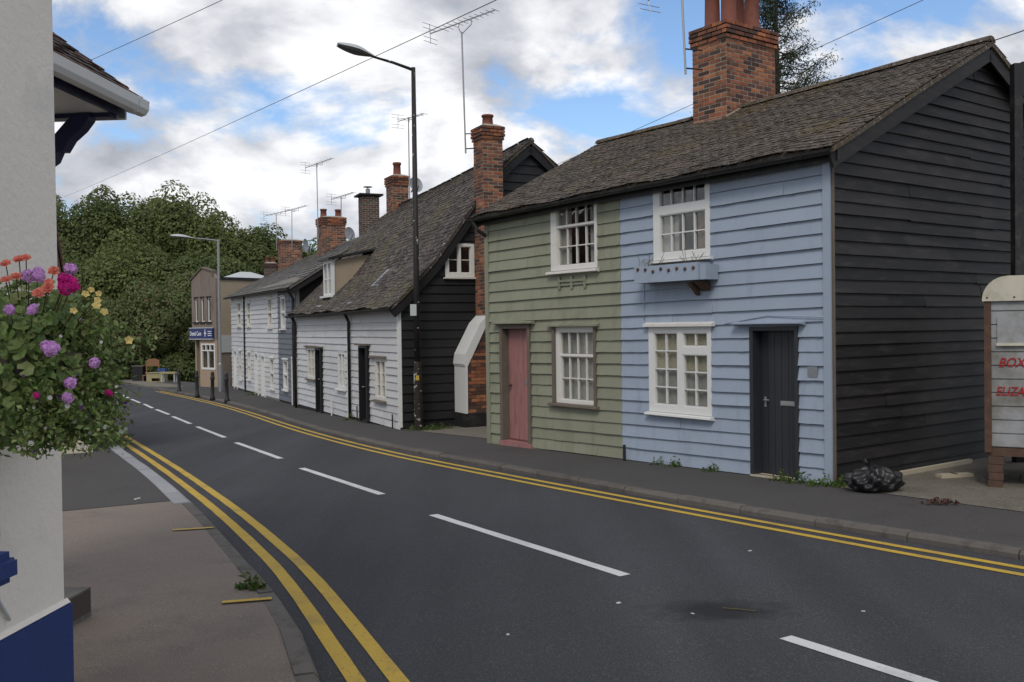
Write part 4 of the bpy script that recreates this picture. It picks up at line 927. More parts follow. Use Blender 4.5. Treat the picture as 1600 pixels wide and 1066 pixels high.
for k in range(4): box('step_tile', (-1.385, -1.379), (1.62 + k * .28, 1.62 + k * .28 + .272), (-.05, .10), M_brickdk, st)
# canopy: tiled lean-to with white gutter, blue fascia and curved brace
def can(a, b): return Vector((-.90 - .80 * b, .4 + 2.08 * a, 3.33 + .61 * b))
Sc = lambda a, b: can(1 - a, b) if False else can(a, b)
roof(pub, lambda a, b: can(a, b), 2.08, 1.0, M_redtile, gauge=.10, tw=.165, tl=.2, nobj=120, key=lambda p: -p.y, name='canopy_roof', na=6, nb=4, deck_t=.03)
gut = MB(); 
prof = [(-.055, .035), (-.05, -.02), (-.03, -.05), (.0, -.06), (.03, -.05), (.05, -.02), (.055, .035), (.045, .035), (.0, -.045), (-.045, .035)]
gut.prism([(-.86 + x, 3.27 + z) for x, z in prof], .4, 2.52, 'y').build('gutter', M_upvc, pub)
MB().prism([(-.865 + x * .95, 3.27 + z * .97) for x, z in prof[:7]], 2.50, 2.523, 'y').build('gutter_stop_end', M_upvc, pub)
for y in (1.2, 2.38): MB().prism([(-.86 + x * 1.12, 3.27 + z * 1.12) for x, z in prof[:7]], y, y + .035, 'y').build('gutter_bracket', M_upvc, pub)
box('fascia', (-.955, -.93), (.4, 2.44), (3.19, 3.30), M_navy, pub)
box('soffit', (-1.76, -.956), (.4, 2.43), (3.195, 3.21), M_upvc, pub)
box('end_board', (-1.76, -.93), (2.441, 2.46), (3.18, 3.32), M_upvc, pub); box('soffit_bearer', (-1.76, -.956), (2.3, 2.38), (3.165, 3.194), M_navy, pub)
arc = [(-.93 - .34 * math.sin(t) ** 1.0 * 1.0, 3.12 - .42 * (1 - math.cos(t))) for t in [math.pi / 2 * k / 8 for k in range(9)]]
poly = [(-1.16, 3.19), (-1.074, 3.19), (-1.091, 3.15), (-1.139, 3.09), (-1.212, 3.03), (-1.257, 2.96), (-1.292, 2.96), (-1.32, 2.90), (-1.75, 2.62), (-1.75, 2.80), (-1.31, 3.06), (-1.225, 3.15)]
MB().prism(poly, 2.28, 2.37, 'y').build('brace', M_navy, pub)
# neighbour behind the flowers
nb_ = thing('cream_cottage', 'cream cottage with steep red-brown tiled roof glimpsed behind the flower basket', 'house', (-8.48, 16.5, -.3), R_(28))
MB().box((-2.6, 1.0), (0, 4.6), (-.3, 1.9)).build('wall', M_cream, nb_)
NX, NZ = [1.3, .95, .60, .45, -.80], [1.78, 2.3, 3.1, 4.1, 5.3]
MB().prism([(x - .03, z - .03) for x, z in zip(NX, NZ)] + [(-2.1, 4.1), (-2.9, 1.75)], .0, 4.55, 'y').build('roof', M_redtile, nb_)
def nroof(a, b): t = b * 4; return Vector((float(np.interp(t, range(5), NX)), -.05 + 4.7 * a, float(np.interp(t, range(5), NZ))))
roof(nb_, nroof, 4.7, 4.4, M_redtile, gauge=.12, tw=.2, tl=.24, name='roof_slope', na=4, nb=8)
post = thing('sign_post', 'slim dark post standing in grass beside the near kerb', 'post', (-8.45, 19.2, zg(-8.45, 19.2) + PAV))
MB().tube([(0, 0, -.05), (0, 0, 2.3)], .06, 10).build('pole', M_gutter, post); MB().lathe([(.1, 0), (.1, .22), (.07, .28)], n=10).build('base', M_gutter, post); box('plate', (-.2, .2), (-.08, -.065), (2.0, 2.3), M_metal, post)

# ------------------------------------------------------------------ foliage tools
def leaf_obj(name, pos, nrm, size, M, parent=None, asp=.6, kind=None, rng=RNG):
    N_ = len(pos); nrm = nrm / np.maximum(1e-6, np.linalg.norm(nrm, axis=1, keepdims=True))
    t = rng.normal(size=(N_, 3)); t -= (t * nrm).sum(1, keepdims=True) * nrm; t /= np.maximum(1e-6, np.linalg.norm(t, axis=1, keepdims=True)); b = np.cross(nrm, t)
    s = np.asarray(size).reshape(-1, 1) * np.ones((N_, 1))
    v = np.empty((N_, 4, 3)); v[:, 0] = pos - t * s; v[:, 1] = pos + b * s * asp + nrm * s * .15; v[:, 2] = pos + t * s - nrm * s * .25; v[:, 3] = pos - b * s * asp + nrm * s * .15
    me = bpy.data.meshes.new(name); me.vertices.add(4 * N_); me.vertices.foreach_set('co', v.reshape(-1)); me.loops.add(4 * N_); me.loops.foreach_set('vertex_index', np.arange(4 * N_, dtype=np.int32))
    me.polygons.add(N_); me.polygons.foreach_set('loop_start', np.arange(0, 4 * N_, 4, dtype=np.int32)); me.polygons.foreach_set('loop_total', np.full(N_, 4, dtype=np.int32))
    me.update(); me.validate(); me.materials.append(None)
    return obj(name, me, M, parent, kind=kind)
def shell(n, c, r, rng, lo=.84, hi=1.04, up=.25):
    d = rng.normal(size=(n, 3)); d /= np.linalg.norm(d, axis=1, keepdims=True)
    k = rng.uniform(lo, hi, size=(n, 1)); p = np.array(c) + d * k * np.array(r)
    nn = d / np.array(r) * min(r) + rng.normal(size=(n, 3)) * .30 + np.array([0, -.12, up]); return p, nn
def crown(name, c, r, lobes, per, size, M, parent, rng, lobe=.36, zmin=None):
    P, Nn, S_ = [], [], []
    for k in range(lobes):
        d = rng.normal(size=3); d /= np.linalg.norm(d); d[2] = d[2] * .9 + .1
        q = np.array(c) + d * np.array(r) * rng.uniform(.45, .80); lr = np.array(r) * lobe * rng.uniform(.65, 1.2)
        p, n_ = shell(per, q, lr, rng); P.append(p); Nn.append(n_); S_.append(rng.uniform(.6, 1.25, per) * size)
    p, n_ = shell(per * 3, c, np.array(r) * .78, rng, .5, 1); P.append(p); Nn.append(n_); S_.append(rng.uniform(.8, 1.4, per * 3) * size)
    P, Nn, S_ = np.concatenate(P), np.concatenate(Nn), np.concatenate(S_)
    if zmin is not None: k = P[:, 2] > zmin; P, Nn, S_ = P[k], Nn[k], S_[k]
    return leaf_obj(name, P, Nn, S_, M, parent, rng=rng)
def tree(label, x, y, H, rad, M, seed, cat='tree', name='broadleaf_tree', low=.12, size=.26, lobes=26, per=260, group=None):
    z = zg(x, y) - .12; t = thing(name, label, cat, (x, y, z), 0, group); rng = np.random.default_rng(seed); rr = random.Random(seed)
    mb = MB(); mb.tube([(0, 0, -.3), (.1, 0, H * .25), (rr.uniform(-.3, .3), .1, H * .55), (rr.uniform(-.5, .5), 0, H * .85)], [H * .032, H * .024, H * .015, .03], 9)
    for k in range(7):
        a = rr.uniform(0, 6.28); z0 = H * rr.uniform(.25, .6); L = rad * rr.uniform(.5, .85)
        mb.tube([(0, 0, z0), (math.cos(a) * L * .5, math.sin(a) * L * .5, z0 + L * .4), (math.cos(a) * L, math.sin(a) * L, z0 + L * .7)], [H * .012, H * .008, .02], 6)
    mb.build('trunk', M_bark, t, smooth=True)
    hz = H * (1 - low) / 2; crown('crown', (0, 0, H * low + hz), (rad, rad, hz), lobes, per, size, M, t, rng, zmin=.15); return t
G = 'trees of the wood behind the street'
TR = [('tallest broad tree at the far left of the wood', -37.5, 77, 15.2, 5.4, M_leafA), ('tall rounded tree left of centre in the wood', -32.2, 76, 15.4, 5.0, M_leafB), ('mid green tree in the middle of the wood above the lamp', -27.6, 78, 15.0, 4.8, M_leafA),
      ('rounded tree on the right shoulder of the wood', -24.0, 77, 13.2, 4.2, M_leafA), ('sloping shouldered tree right of the wood above the shop', -21.0, 78, 12.0, 4.0, M_leafB), ('lower tree of the wood behind the shop roof', -18.2, 79, 11.0, 3.8, M_leafA),
      ('small tree of the wood seen between the far chimneys', -14.8, 80, 11.4, 3.8, M_leafA), ('small tree of the wood hidden mostly by the dark chimney', -11.2, 82, 10.6, 3.6, M_leafB),
      ('shaded lower tree at the foot of the wood, left', -33, 68, 9.5, 4.6, M_leafB), ('shaded lower tree at the foot of the wood, middle', -28, 67.5, 10.2, 4.2, M_leafA), ('shaded lower tree at the foot of the wood, above the red bush', -22.5, 68, 9.2, 4.2, M_leafB)]
for i, (lb, x, y, H, r, M) in enumerate(TR): tree(lb, x, y, H, r, M, 30 + i, group=G, lobes=44, per=850, size=.145)
BU_ = [('reddish green bush, tallest, behind the dumped furniture', -21.9, 62, 7.0, 3.3, M_leafR), ('reddish green bush spreading to the left of the furniture', -25.6, 62.5, 5.6, 3.0, M_leafR), ('red tinged bush against the left side of the shop', -18.6, 60.5, 6.0, 2.4, M_leafR), ('dark green bush at the far left road edge', -29.5, 63, 5.0, 3.2, M_leafB)]
for i, (lb, x, y, H, r, M) in enumerate(BU_): tree(lb, x, y, H, r, M, 60 + i, cat='bush', name='bush', low=.02, size=.12, lobes=36, per=700, group='bushes beside the shop')
for i, (lb, x, y, L) in enumerate([('dark low hedge behind the dumped furniture', -21.2, 59.8, 3.0), ('dark low hedge left of the dumped furniture', -26.0, 60.8, 2.4)]):
    t = thing('hedge', lb, 'hedge', (x, y, zg(x, y) - .1)); rng = np.random.default_rng(90 + i)
    crown('foliage', (0, 0, .9), (L, .7, 1.1), 22, 220, .11, M_leafB, t, rng, zmin=.05)
    mb = MB()
    for k in range(6): mb.tube([(-L * .8 + k * L * .3, 0, 0), (-L * .8 + k * L * .3 + .1, 0, 1.2)], [.04, .015], 5)
    mb.build('stems', M_bark, t)
# conifer behind the big chimney
cf = thing('conifer_tree', 'dark conifer behind the broad brick chimney', 'tree', (7.35, 26, -.5)); rr = random.Random(5); mb = MB(); mb.tube([(0, 0, 0), (.05, 0, 7), (0, 0, 12.6)], [.2, .12, .02], 8)
P, Nn = [], []
for k in range(150):
    z = 5.5 + 7.0 * (k / 150) ** .9; L = (12.9 - z) * .40 * rr.uniform(.6, 1.1) + .2; a = rr.uniform(0, 6.283)
    tip = Vector((math.cos(a) * L, math.sin(a) * L, z + .22 * L - .0)); mid = Vector((math.cos(a) * L * .5, math.sin(a) * L * .5, z - .02 * L))
    mb.tube([(0, 0, z), mid, tip], [.022, .014, .005], 4, False)
    for j in range(int(150 * L) + 30):
        t = rr.uniform(.2, 1.0); q = mid.lerp(tip, (t - .5) * 2) if t > .5 else Vector((0, 0, z)).lerp(mid, t * 2)
        P.append(q + Vector((rr.gauss(0, .10), rr.gauss(0, .10), rr.gauss(-.08, .09)))); Nn.append((rr.gauss(0, 1), rr.gauss(0, 1), rr.gauss(.3, 1)))
mb.build('trunk', M_bark, cf); leaf_obj('crown', np.array(P), np.array(Nn), RNG.uniform(.03, .065, len(P)), M_leafC, cf, asp=.24)
# ------------------------------------------------------------------ flower basket on the pub wall
fb = thing('hanging_basket', 'overflowing flower basket of pink, coral and yellow blooms on the white wall', 'flower basket', (-1.52, 2.95, 1.5))
FO = Vector((-1.52, 2.95, 1.5))
MB().lathe([(.03, 0), (.12, .04), (.19, .12), (.22, .22), (.20, .22), (.1, .06)], n=18).build('basket', M_oldwood, fb, (0, 0, .05), smooth=True)
MB().tube([(-.16, 0, .42), (0, 0, .42), (0, 0, .3)], .012, 6).build('bracket', M_gutter, fb)
def geranium_leaf(seed):
    r = random.Random(seed); n = 11; v = [(0, 0, 0)]
    for k in range(n):
        a = R_(20) + R_(320) * k / (n - 1) - R_(90) + R_(20); q = 1.0 + (.14 if k % 2 else -.06) + r.uniform(-.08, .08)
        v.append((math.cos(a) * q * .95, math.sin(a) * q, .22 * q * q * (1 + .6 * math.sin(k * 2.1 + seed)) ))
    f = [(0, k, k + 1) for k in range(1, n)]
    me = mesh('leaf', v, f); return me
GL = [geranium_leaf(i) for i in range(6)]
rng = np.random.default_rng(3)
def orient(n, spin):
    n = Vector(n).normalized(); q = n.to_track_quat('Z', 'Y'); return (q.to_matrix() @ Matrix.Rotation(spin, 3, 'Z'))
cand = []
for k in range(2500):
    d = rng.normal(size=3); d /= np.linalg.norm(d); d = Vector(d)
    if d.x < -.65: continue
    e = Vector((.22, .28, .29)) * random.uniform(.72, 1.05); q = Vector((d.x * e.x, d.y * e.y, d.z * e.z + .25))
    if d.z > .55: q.z -= .05
    sz = random.uniform(.009, .021) * (1.1 if q.z > .12 else .9)
    cand.append((q, d * 1.0 + Vector((random.gauss(0, .4), random.gauss(0, .35) - .55, random.gauss(.45, .35))), sz))
cand.sort(key=lambda t: (FO + t[0] - EYE).length - t[2] * 3)
for k, (q, n, s_) in enumerate(cand[:300]):
    o = obj('leaf', GL[k % 6], M_gleaf, fb); o.matrix_local = Matrix.Translation(q) @ (orient(n, random.uniform(0, 6.28)) * s_).to_4x4()
mb = MB()
for k, (q, n, s_) in enumerate(cand[300:]):
    me = GL[k % 6]; Mx = orient(n, random.uniform(0, 6.28)) * s_; mb.add([q + Mx @ v.co for v in me.vertices], [tuple(p.vertices) for p in me.polygons])
mb.build('inner_leaves', M_gleaf, fb, kind='stuff')
# trailing small-leaved growth at the right and below
P, Nn = [], []; stems = MB()
for k in range(230):
    a = random.uniform(-1.5, .7); r0 = random.uniform(.06, .16); p = Vector((math.cos(a) * r0 + .02, math.sin(a) * r0, random.uniform(.02, .40)))
    if k > 150: p = Vector((random.uniform(.04, .19), random.uniform(-.25, .02), random.uniform(.02, .2)))
    out = Vector((math.cos(a), math.sin(a), 0)); pts = [p]; L = random.uniform(.04, .10); v = out * .045 + Vector((.012, 0, .01))
    for j in range(6):
        p = p + v * (L / .2); v = v + Vector((random.gauss(0, .008), random.gauss(0, .008), -.014)); pts.append(p)
    if pts[-1].z < -.06: continue
    stems.tube(pts, .0012, 4, False)
    for j in range(42):
        i = random.randrange(1, 6); q = pts[i].lerp(pts[i + 1], random.random()); P.append(q + Vector((random.gauss(0, .013),) * 1 + (random.gauss(0, .013), random.gauss(0, .013)))); Nn.append((random.gauss(.2, 1), random.gauss(-.4, 1), random.gauss(.4, 1)))
stems.build('trailing_stems', M_stem, fb, kind='stuff'); leaf_obj('trailing_leaves', np.array(P), np.array(Nn), RNG.uniform(.006, .013, len(P)), M_gleaf, fb, kind='stuff')
def bloom(kind, seed):
    r = random.Random(seed); mb = MB()
    if kind == 'head':      # geranium head: ball of five-petalled florets
        for k in range(62):
            d = Vector((r.gauss(0, 1), r.gauss(0, 1), r.gauss(.35, .8))).normalized(); c = d * .036 * r.uniform(.75, 1.05); Mx = orient(d + Vector((r.gauss(0, .3), r.gauss(0, .3), 0)), r.uniform(0, 6))
            for j in range(5):
                a = j * 1.2566; l = .0125
                mb.add([c + Mx @ Vector(p) for p in [(0, 0, 0), (math.cos(a - .5) * l * .8, math.sin(a - .5) * l * .8, .003), (math.cos(a) * l * 1.15, math.sin(a) * l * 1.15, .001), (math.cos(a + .5) * l * .8, math.sin(a + .5) * l * .8, .003)]], [(0, 1, 2, 3)])
    else:                   # rosette / trumpet
        for ring, (n, l, h) in enumerate([(6, .034, .006), (6, .026, .016), (5, .016, .024)] if kind == 'rose' else [(5, .027, .014), (5, .013, .004)]):
            for j in range(n):
                a = 6.283 * j / n + ring * .5 + r.uniform(-.15, .15); w_ = .62
                mb.add([Vector(p) for p in [(0, 0, 0), (math.cos(a - w_) * l * .75, math.sin(a - w_) * l * .75, h), (math.cos(a) * l, math.sin(a) * l, h * .8 + r.uniform(-.004, .004)), (math.cos(a + w_) * l * .75, math.sin(a + w_) * l * .75, h)]], [(0, 1, 2, 3)])
    return mesh('bloom', mb.v, mb.f)
HD = [bloom('head', i) for i in range(3)]; RO = [bloom('rose', i) for i in range(3)]; TP = [bloom('trumpet', i) for i in range(3)]
mauve = [(-1.429, 2.681, 1.898), (-1.357, 2.668, 1.897), (-1.412, 2.759, 1.998), (-1.385, 2.761, 2.0), (-1.288, 2.631, 1.786), (-1.306, 2.64, 1.795), (-1.254, 2.669, 1.688), (-1.270, 2.684, 1.644), (-1.207, 2.72, 1.742), (-1.318, 2.82, 2.021)]
mag = [(-1.312, 2.77, 1.985), (-1.287, 2.768, 1.972), (-1.3, 2.75, 1.962), (-1.341, 2.648, 1.655), (-1.199, 2.794, 1.65)]
cor = [(-1.511, 2.819, 2.039), (-1.482, 2.763, 1.988), (-1.451, 2.763, 1.997), (-1.453, 2.826, 2.056), (-1.352, 2.786, 2.012), (-1.346, 2.745, 1.978), (-1.342, 2.727, 1.96), (-1.359, 2.707, 1.945), (-1.473, 2.824, 2.052)]
yel = [(-1.255, 2.775, 1.942), (-1.25, 2.801, 1.955), (-1.234, 2.815, 1.944), (-1.229, 2.795, 1.924), (-1.226, 2.78, 1.908), (-1.26, 2.709, 1.892), (-1.166, 2.86, 1.804), (-1.21, 2.793, 1.889)]
st = MB()
for lst, ms, M, s0 in ((mauve, HD, M_pmauve, .56), (mag, HD, M_pmag, .66), (cor, RO, M_pcor, .60), (yel, TP, M_pyel, .52)):
    for k, p in enumerate(lst):
        q = Vector(p) - FO; sc_ = s0 * random.uniform(.8, 1.08)
        if lst is mag and k > 2: sc_ *= .45
        if lst is mauve and k in (6, 7, 8): sc_ *= .8
        d = (q - Vector((0, 0, .3))).normalized() + Vector((.15, -.75, .45))
        o = obj('flower', ms[k % 3], M, fb); o.matrix_local = Matrix.Translation(q) @ (orient(d, random.uniform(0, 6)) @ Matrix.Diagonal((random.uniform(.85, 1.15), random.uniform(.75, 1.05), random.uniform(.6, .9))) * sc_).to_4x4()
        st.tube([q, q.lerp(Vector((0, 0, .25)), .25) - Vector((0, 0, .02)), q.lerp(Vector((0, 0, .2)), .6)], .0016, 5, False)
st.build('flower_stalks', M_stem, fb, kind='stuff')
TF = mesh('tiny_flower', [(0, 0, 0)] + [(math.cos(a) * .008, math.sin(a) * .008, .002) for a in [i * 1.0472 for i in range(6)]], [(0, i, i % 6 + 1) for i in range(1, 7)])
for lst, M in ((70, M_pwht), (34, M_ppur)):
    mb = MB()
    for k in range(lst):
        q = Vector(P[random.randrange(len(P))]) + Vector((.012, -.02, .01)); Mx = orient((random.gauss(.3, .5), -1, random.gauss(.4, .5)), 0) * random.uniform(.6, 1.1); mb.add([q + Mx @ v.co for v in TF.vertices], [tuple(p.vertices) for p in TF.polygons])
    mb.build('tiny_flowers', M, fb, kind='stuff')

# ------------------------------------------------------------------ street furniture
def lantern(mb1, mb2, a, b, wid):
    a, b = Vector(a), Vector(b); d = (b - a).normalized(); r = d.cross(Vector((0, 0, 1))).normalized(); u = r.cross(d)
    L = (b - a).length; n = 9; m_ = 8
    top, bot = [], []
    for i in range(n):
        t = i / (n - 1); k = math.sin(math.pi * min(1, .12 + t * .80)) ** .6 * (.35 + .65 * min(1, t * 2.2)); c = a + d * L * t
        for j in range(m_ + 1):
            an = math.pi * j / m_; top.append(c + r * math.cos(an) * wid * k + u * math.sin(an) * wid * .62 * k); bot.append(c + r * math.cos(an) * wid * .93 * k - u * math.sin(an) * wid * .42 * k)
    q = m_ + 1; f = [(i * q + j, i * q + j + 1, (i + 1) * q + j + 1, (i + 1) * q + j) for i in range(n - 1) for j in range(m_)] + [tuple(range(q)), tuple((n - 1) * q + j for j in range(q - 1, -1, -1))]
    mb1.add(top, f); mb2.add(bot, f)
def street_lamp(label, loc, H, arm, L, M, M2, base=True):
    t = thing('street_lamp', label, 'street lamp', loc, 0, 'street lamps'); ax, ay = arm
    if base:
        MB().lathe([(.088, -.2), (.088, 1.25), (.082, 1.36), (.07, 1.44)], n=14).build('base', M_lampblk2, t, smooth=False)
        MB().tube([(0, 0, 1.4), (0, 0, 3.2), (0, 0, H)], [.068, .062, .045], 12).build('column', M, t, smooth=True)
    else: MB().tube([(0, 0, -.2), (0, 0, 1.2), (0, 0, 1.25), (0, 0, H)], [.09, .09, .065, .05], 12).build('column', M, t)
    e = Vector((ax, ay, H + (.13 if base else .05)))
    MB().tube([(0, 0, H - .05), e * .5 + Vector((0, 0, (H - .02) * .5)), e], [.035, .03, .024], 8).build('arm', M, t)
    dirn = Vector((ax, ay, 0)).normalized(); a = e - dirn * .06; b = e + dirn * L + Vector((0, 0, .15 if base else .06)); m1, m2 = MB(), MB(); lantern(m1, m2, a, b, .18)
    ln = m1.build('lantern', M2, t, smooth=True); m2.build('bowl', M_diff, ln, smooth=True)
    return t
l1 = street_lamp('tall black lamp post with flaking paint in front of the black gable', (-1.986, 19.74, -.31), 7.58, (-.80, -.39), .72, M_lampblk, M_lampgrey)
MB().box((-.13, .0), (-.085, -.075), (2.40, 2.64)).build('notice', M_lampgrey, l1); MB().box((-.03, .035), (-.096, -.088), (1.05, 1.15)).build('yellow_tag', M_yel, l1)
street_lamp('slim grey lamp post beside the shop', (-12.735, 41.05, -.826), 6.62, (-1.02, -.45), .85, M_metal, M_lampgrey, False)
bl = [((-14.95, 42.18), 'black bollard farthest from the houses, by the pale bench'), ((-12.57, 37.47), 'black bollard second from the pale bench, before the shop window'), ((-11.21, 35.12), 'black bollard third from the pale bench, left of the grey lamp post'), ((-10.04, 33.05), 'black bollard nearest the white terrace, right of the grey lamp post')]
BM = MB().lathe([(.10, -.1), (.10, .06), (.075, .10), (.065, .70), (.085, .74), (.085, .80), (.06, .84), (.075, .92), (.05, 1.0), (.01, 1.02)], n=14); bme = mesh('bollard', BM.v, BM.f, True)
for (x, y), lb in bl: tag(obj('bollard', bme, M_gutter, None, (x, y, zg(x, y) + PAV), (random.uniform(-.03, .03), random.uniform(-.03, .03), 0)), lb, 'bollard', 'bollards along the far pavement')
def aerial(label, base, top, a, b, n=9, brac=None):
    t = thing('television_aerial', label, 'aerial', base, 0, 'television aerials'); B0 = Vector(base)
    MB().tube([(0, 0, 0), Vector(top) - B0], .019, 6).build('mast', M_alu, t)
    a, b = Vector(a) - B0, Vector(b) - B0; T = Vector(top) - B0; d = (b - a).normalized(); s_ = d.cross(Vector((0, 0, 1))).normalized(); u = s_.cross(d)
    MB().beam(a, b, .02, .02).build('boom', M_alu, t); mb = MB()
    for k in range(n): c = a.lerp(b, .2 + .8 * k / (n - 1)); l = .20 - .09 * k / n; mb.tube([c - s_ * l, c + s_ * l], .006, 5)
    for sg in (-1, 1):
        for h in (.10, .20): mb.tube([a - s_ * .22 + u * h * sg, a + s_ * .22 + u * h * sg], .006, 5)
        mb.tube([a, a + u * .22 * sg], .008, 5)
    mb.build('elements', M_alu, t); m_ = a.lerp(b, .55); MB().tube([m_ - d * .18, m_ - d * .18 - Vector((0, 0, .12)), T - Vector((0, 0, .05)), m_ + d * .18 - Vector((0, 0, .12)), m_ + d * .18], .010, 5).build('cradle', M_alu, t)
    if brac: mb = MB(); [mb.tube([(0, 0, z), Vector((brac[0], brac[1], z))], .014, 5) for z in (.1, .42)]; mb.build('bracket', M_gutter, t)
aerial('tall aerial on the slim chimney of the black gable', (-.95, 20.45, 5.6), (-1.0, 20.45, 8.22), (-1.72, 20.9, 8.33), (-.26, 19.75, 8.45), 11, (.25, -.05))
aerial('aerial on the broad chimney, rising out of the picture', (2.95, 15.75, 6.0), (2.88, 15.75, 7.95), (2.42, 16.3, 7.42), (2.95, 15.4, 7.75), 5, (.3, .1))
aerial('thin aerial just behind the black lamp post', (-3.09, 29.0, 5.2), (-3.09, 29.0, 8.31), (-3.47, 29.5, 8.29), (-2.53, 28.0, 8.18), 6)
aerial('high aerial above the brick stack with two pots', (-7.2, 35.3, 5.2), (-7.22, 35.3, 8.06), (-7.75, 35.8, 7.96), (-6.45, 34.3, 8.04), 9)
aerial('short aerial to the right of the two pots', (-6.37, 35.5, 5.2), (-6.36, 35.5, 6.8), (-6.82, 36.0, 6.78), (-5.73, 34.5, 6.82), 7)
aerial('leftmost of the two aerials over the square stack', (-10.8, 43.5, 5.5), (-10.8, 43.5, 7.19), (-11.5, 44.0, 7.14), (-9.9, 42.5, 7.23), 7)
aerial('right hand of the two aerials over the square stack', (-10.0, 43.1, 5.5), (-9.98, 43.1, 7.29), (-10.4, 43.6, 7.30), (-9.1, 42.1, 7.36), 7)
def dish(label, p, d, r):
    t = thing('satellite_dish', label, 'satellite dish', p, 0, 'satellite dishes'); Mx = orient(d, 0); n = 16
    v = [(0, 0, 0)] + [tuple(Mx @ Vector((math.cos(6.283 * k / n) * r * q, math.sin(6.283 * k / n) * r * q * 1.08, q * q * r * .25))) for q in (.5, 1) for k in range(n)]
    f = [(0, 1 + k, 1 + (k + 1) % n) for k in range(n)] + [(1 + k, 1 + n + k, 1 + n + (k + 1) % n, 1 + (k + 1) % n) for k in range(n)]
    obj('reflector', mesh('reflector', v, f, True), M_metal, t); MB().tube([Mx @ Vector((0, -r, .05)), Mx @ Vector((0, -r * .4, r * .9))], .012, 5).build('feed_arm', M_gutter, t); MB().tube([(0, 0, 0), Vector(d).normalized() * -.25 - Vector((0, 0, .1))], .02, 5).build('mount', M_gutter, t)
dish('round dish beside the pot chimney behind the lamp post', (-2.75, 27.4, 5.98), (.5, -.7, .25), .22); dish('small dish right of the brick stack with two pots', (-5.92, 34.5, 5.3), (.7, -.6, .2), .24); dish('dark dish right of the square stack', (-9.3, 42.5, 5.6), (.95, -.2, .1), .3)
def wire(label, pts, sag=.25):
    P_ = [Vector(p) for p in pts]; out = []
    for a, b in zip(P_, P_[1:]):
        for k in range(12): t = k / 12; out.append(a.lerp(b, t) - Vector((0, 0, sag * 4 * t * (1 - t))))
    out.append(P_[-1]); tag(MB().tube(out, .0075, 5).build('telephone_wire', M_wire), label, 'wire', 'telephone wires')
wire('upper left telephone wire above the pub gutter', [(-18.2, 35.5, 11.0), (-3.4, 16.9, 8.5)], .05)
wire('long telephone wire crossing behind the black lamp post', [(-33.09, 70, 11.9), (1.69, 12, 6.8)], .10)
wire('telephone wire passing behind the broad chimney', [(1.0, 30.3, 6.8), (11.05, 18, 9.33)], .03)
wire('telephone wire leaving the black gable apex', [(6.62, 13.4, 5.72), (6.7, 11.5, 5.5), (6.95, 9.5, 5.45)], .01)

# ------------------------------------------------------------------ horse trailer and things in the yard
TZ = zg(5.4, 10.6) + PAV
tr = thing('horse_trailer', 'old white panelled horse trailer with red hand painted lettering', 'trailer', (5.33, 10.6, TZ), math.atan2(-.475, .88))
TW, TL, z0, z1 = 1.65, 3.3, .46, 2.14
MB().box((.045, TL - .045), (.03, TW), (z0, z1)).build('body', M_trail, tr)
nP = 11
for k in range(nP):
    a = z0 + (z1 - z0) * k / nP; b = z0 + (z1 - z0) * (k + 1) / nP; MB().prism([(.03, a + .006), (.012, a + .010), (.012, b - .008), (.03, b - .002)], .06, TL - .06, 'x').build('side_panel', M_trail, tr)
R0 = .26; prof = [(-.03, 2.10)] + [(-.03 + R0 * (1 - math.cos(t)), 2.12 + R0 * math.sin(t)) for t in [math.pi / 2 * k / 8 for k in range(9)]] + [(TL + .03 - R0 * (1 - math.sin(t)), 2.12 + R0 * math.cos(t)) for t in [math.pi / 2 * k / 8 for k in range(9)]] + [(TL + .03, 2.10)]
MB().prism(prof, -.03, TW + .03, 'y').build('roof', M_trailtop, tr)
for k in range(12): MB().lathe([(.012, 0), (.008, .008)], n=6).build('rivet', M_rust, tr, (.02 + k * .27, -.03, 2.14), (R_(90), 0, 0))
for x in ((-.012, .058), (TL - .058, TL + .012)): box('corner_post', x, (-.012, .05), (.40, 2.11), M_rust, tr)
box('vent_hatch', (.12, .46), (-.012, .012), (1.62, 1.92), M_trail, tr); box('hatch_lip', (.11, .47), (-.028, -.012), (1.60, 1.63), M_trailtop, tr)
MB().box((0, TL), (.02, .10), (.36, .455)).box((0, TL), (TW - .1, TW), (.36, .455)).box((1.2, 1.3), (.1, TW - .1), (.37, .45)).build('chassis', M_rust, tr)
box('red_stripe', (.545, .575), (.004, .0115), (.5, 2.1), M_redpaint, tr)
for sdy in (.02, TW - .22): MB().lathe([(.05, 0), (.28, .01), (.31, .05), (.31, .15), (.28, .19), (.05, .2)], n=22).build('wheel', M_gutter, tr, (1.9, sdy + .2, .31), (R_(90), 0, 0))
for k in range(4): box('prop_block', (.02 + .006 * (k % 2), .17 + .006 * (k % 2)), (.0, .15), (k * .09, k * .09 + .085), M_rust, tr)
lettering('BOX B', .145, M_redpaint, tr, (.125, .006, 1.365), (R_(90), 0, 0), .30, sx=.86, ext=.002); lettering('ELIZAB', .138, M_redpaint, tr, (.10, .006, 1.045), (R_(90), 0, 0), .26, sx=.80, ext=.002)
sp = thing('steel_post', 'dark steel upright with a side arm behind the trailer', 'post', (6.74, 12.55, -.05)); MB().box((-.055, .055), (-.06, .06), (-.1, 5.28)).build('upright', M_gutter, sp); MB().box((.056, 1.4), (-.05, .05), (4.85, 5.0)).box((.056, .1), (-.05, .05), (5.0, 5.3)).build('arm', M_gutter, sp)
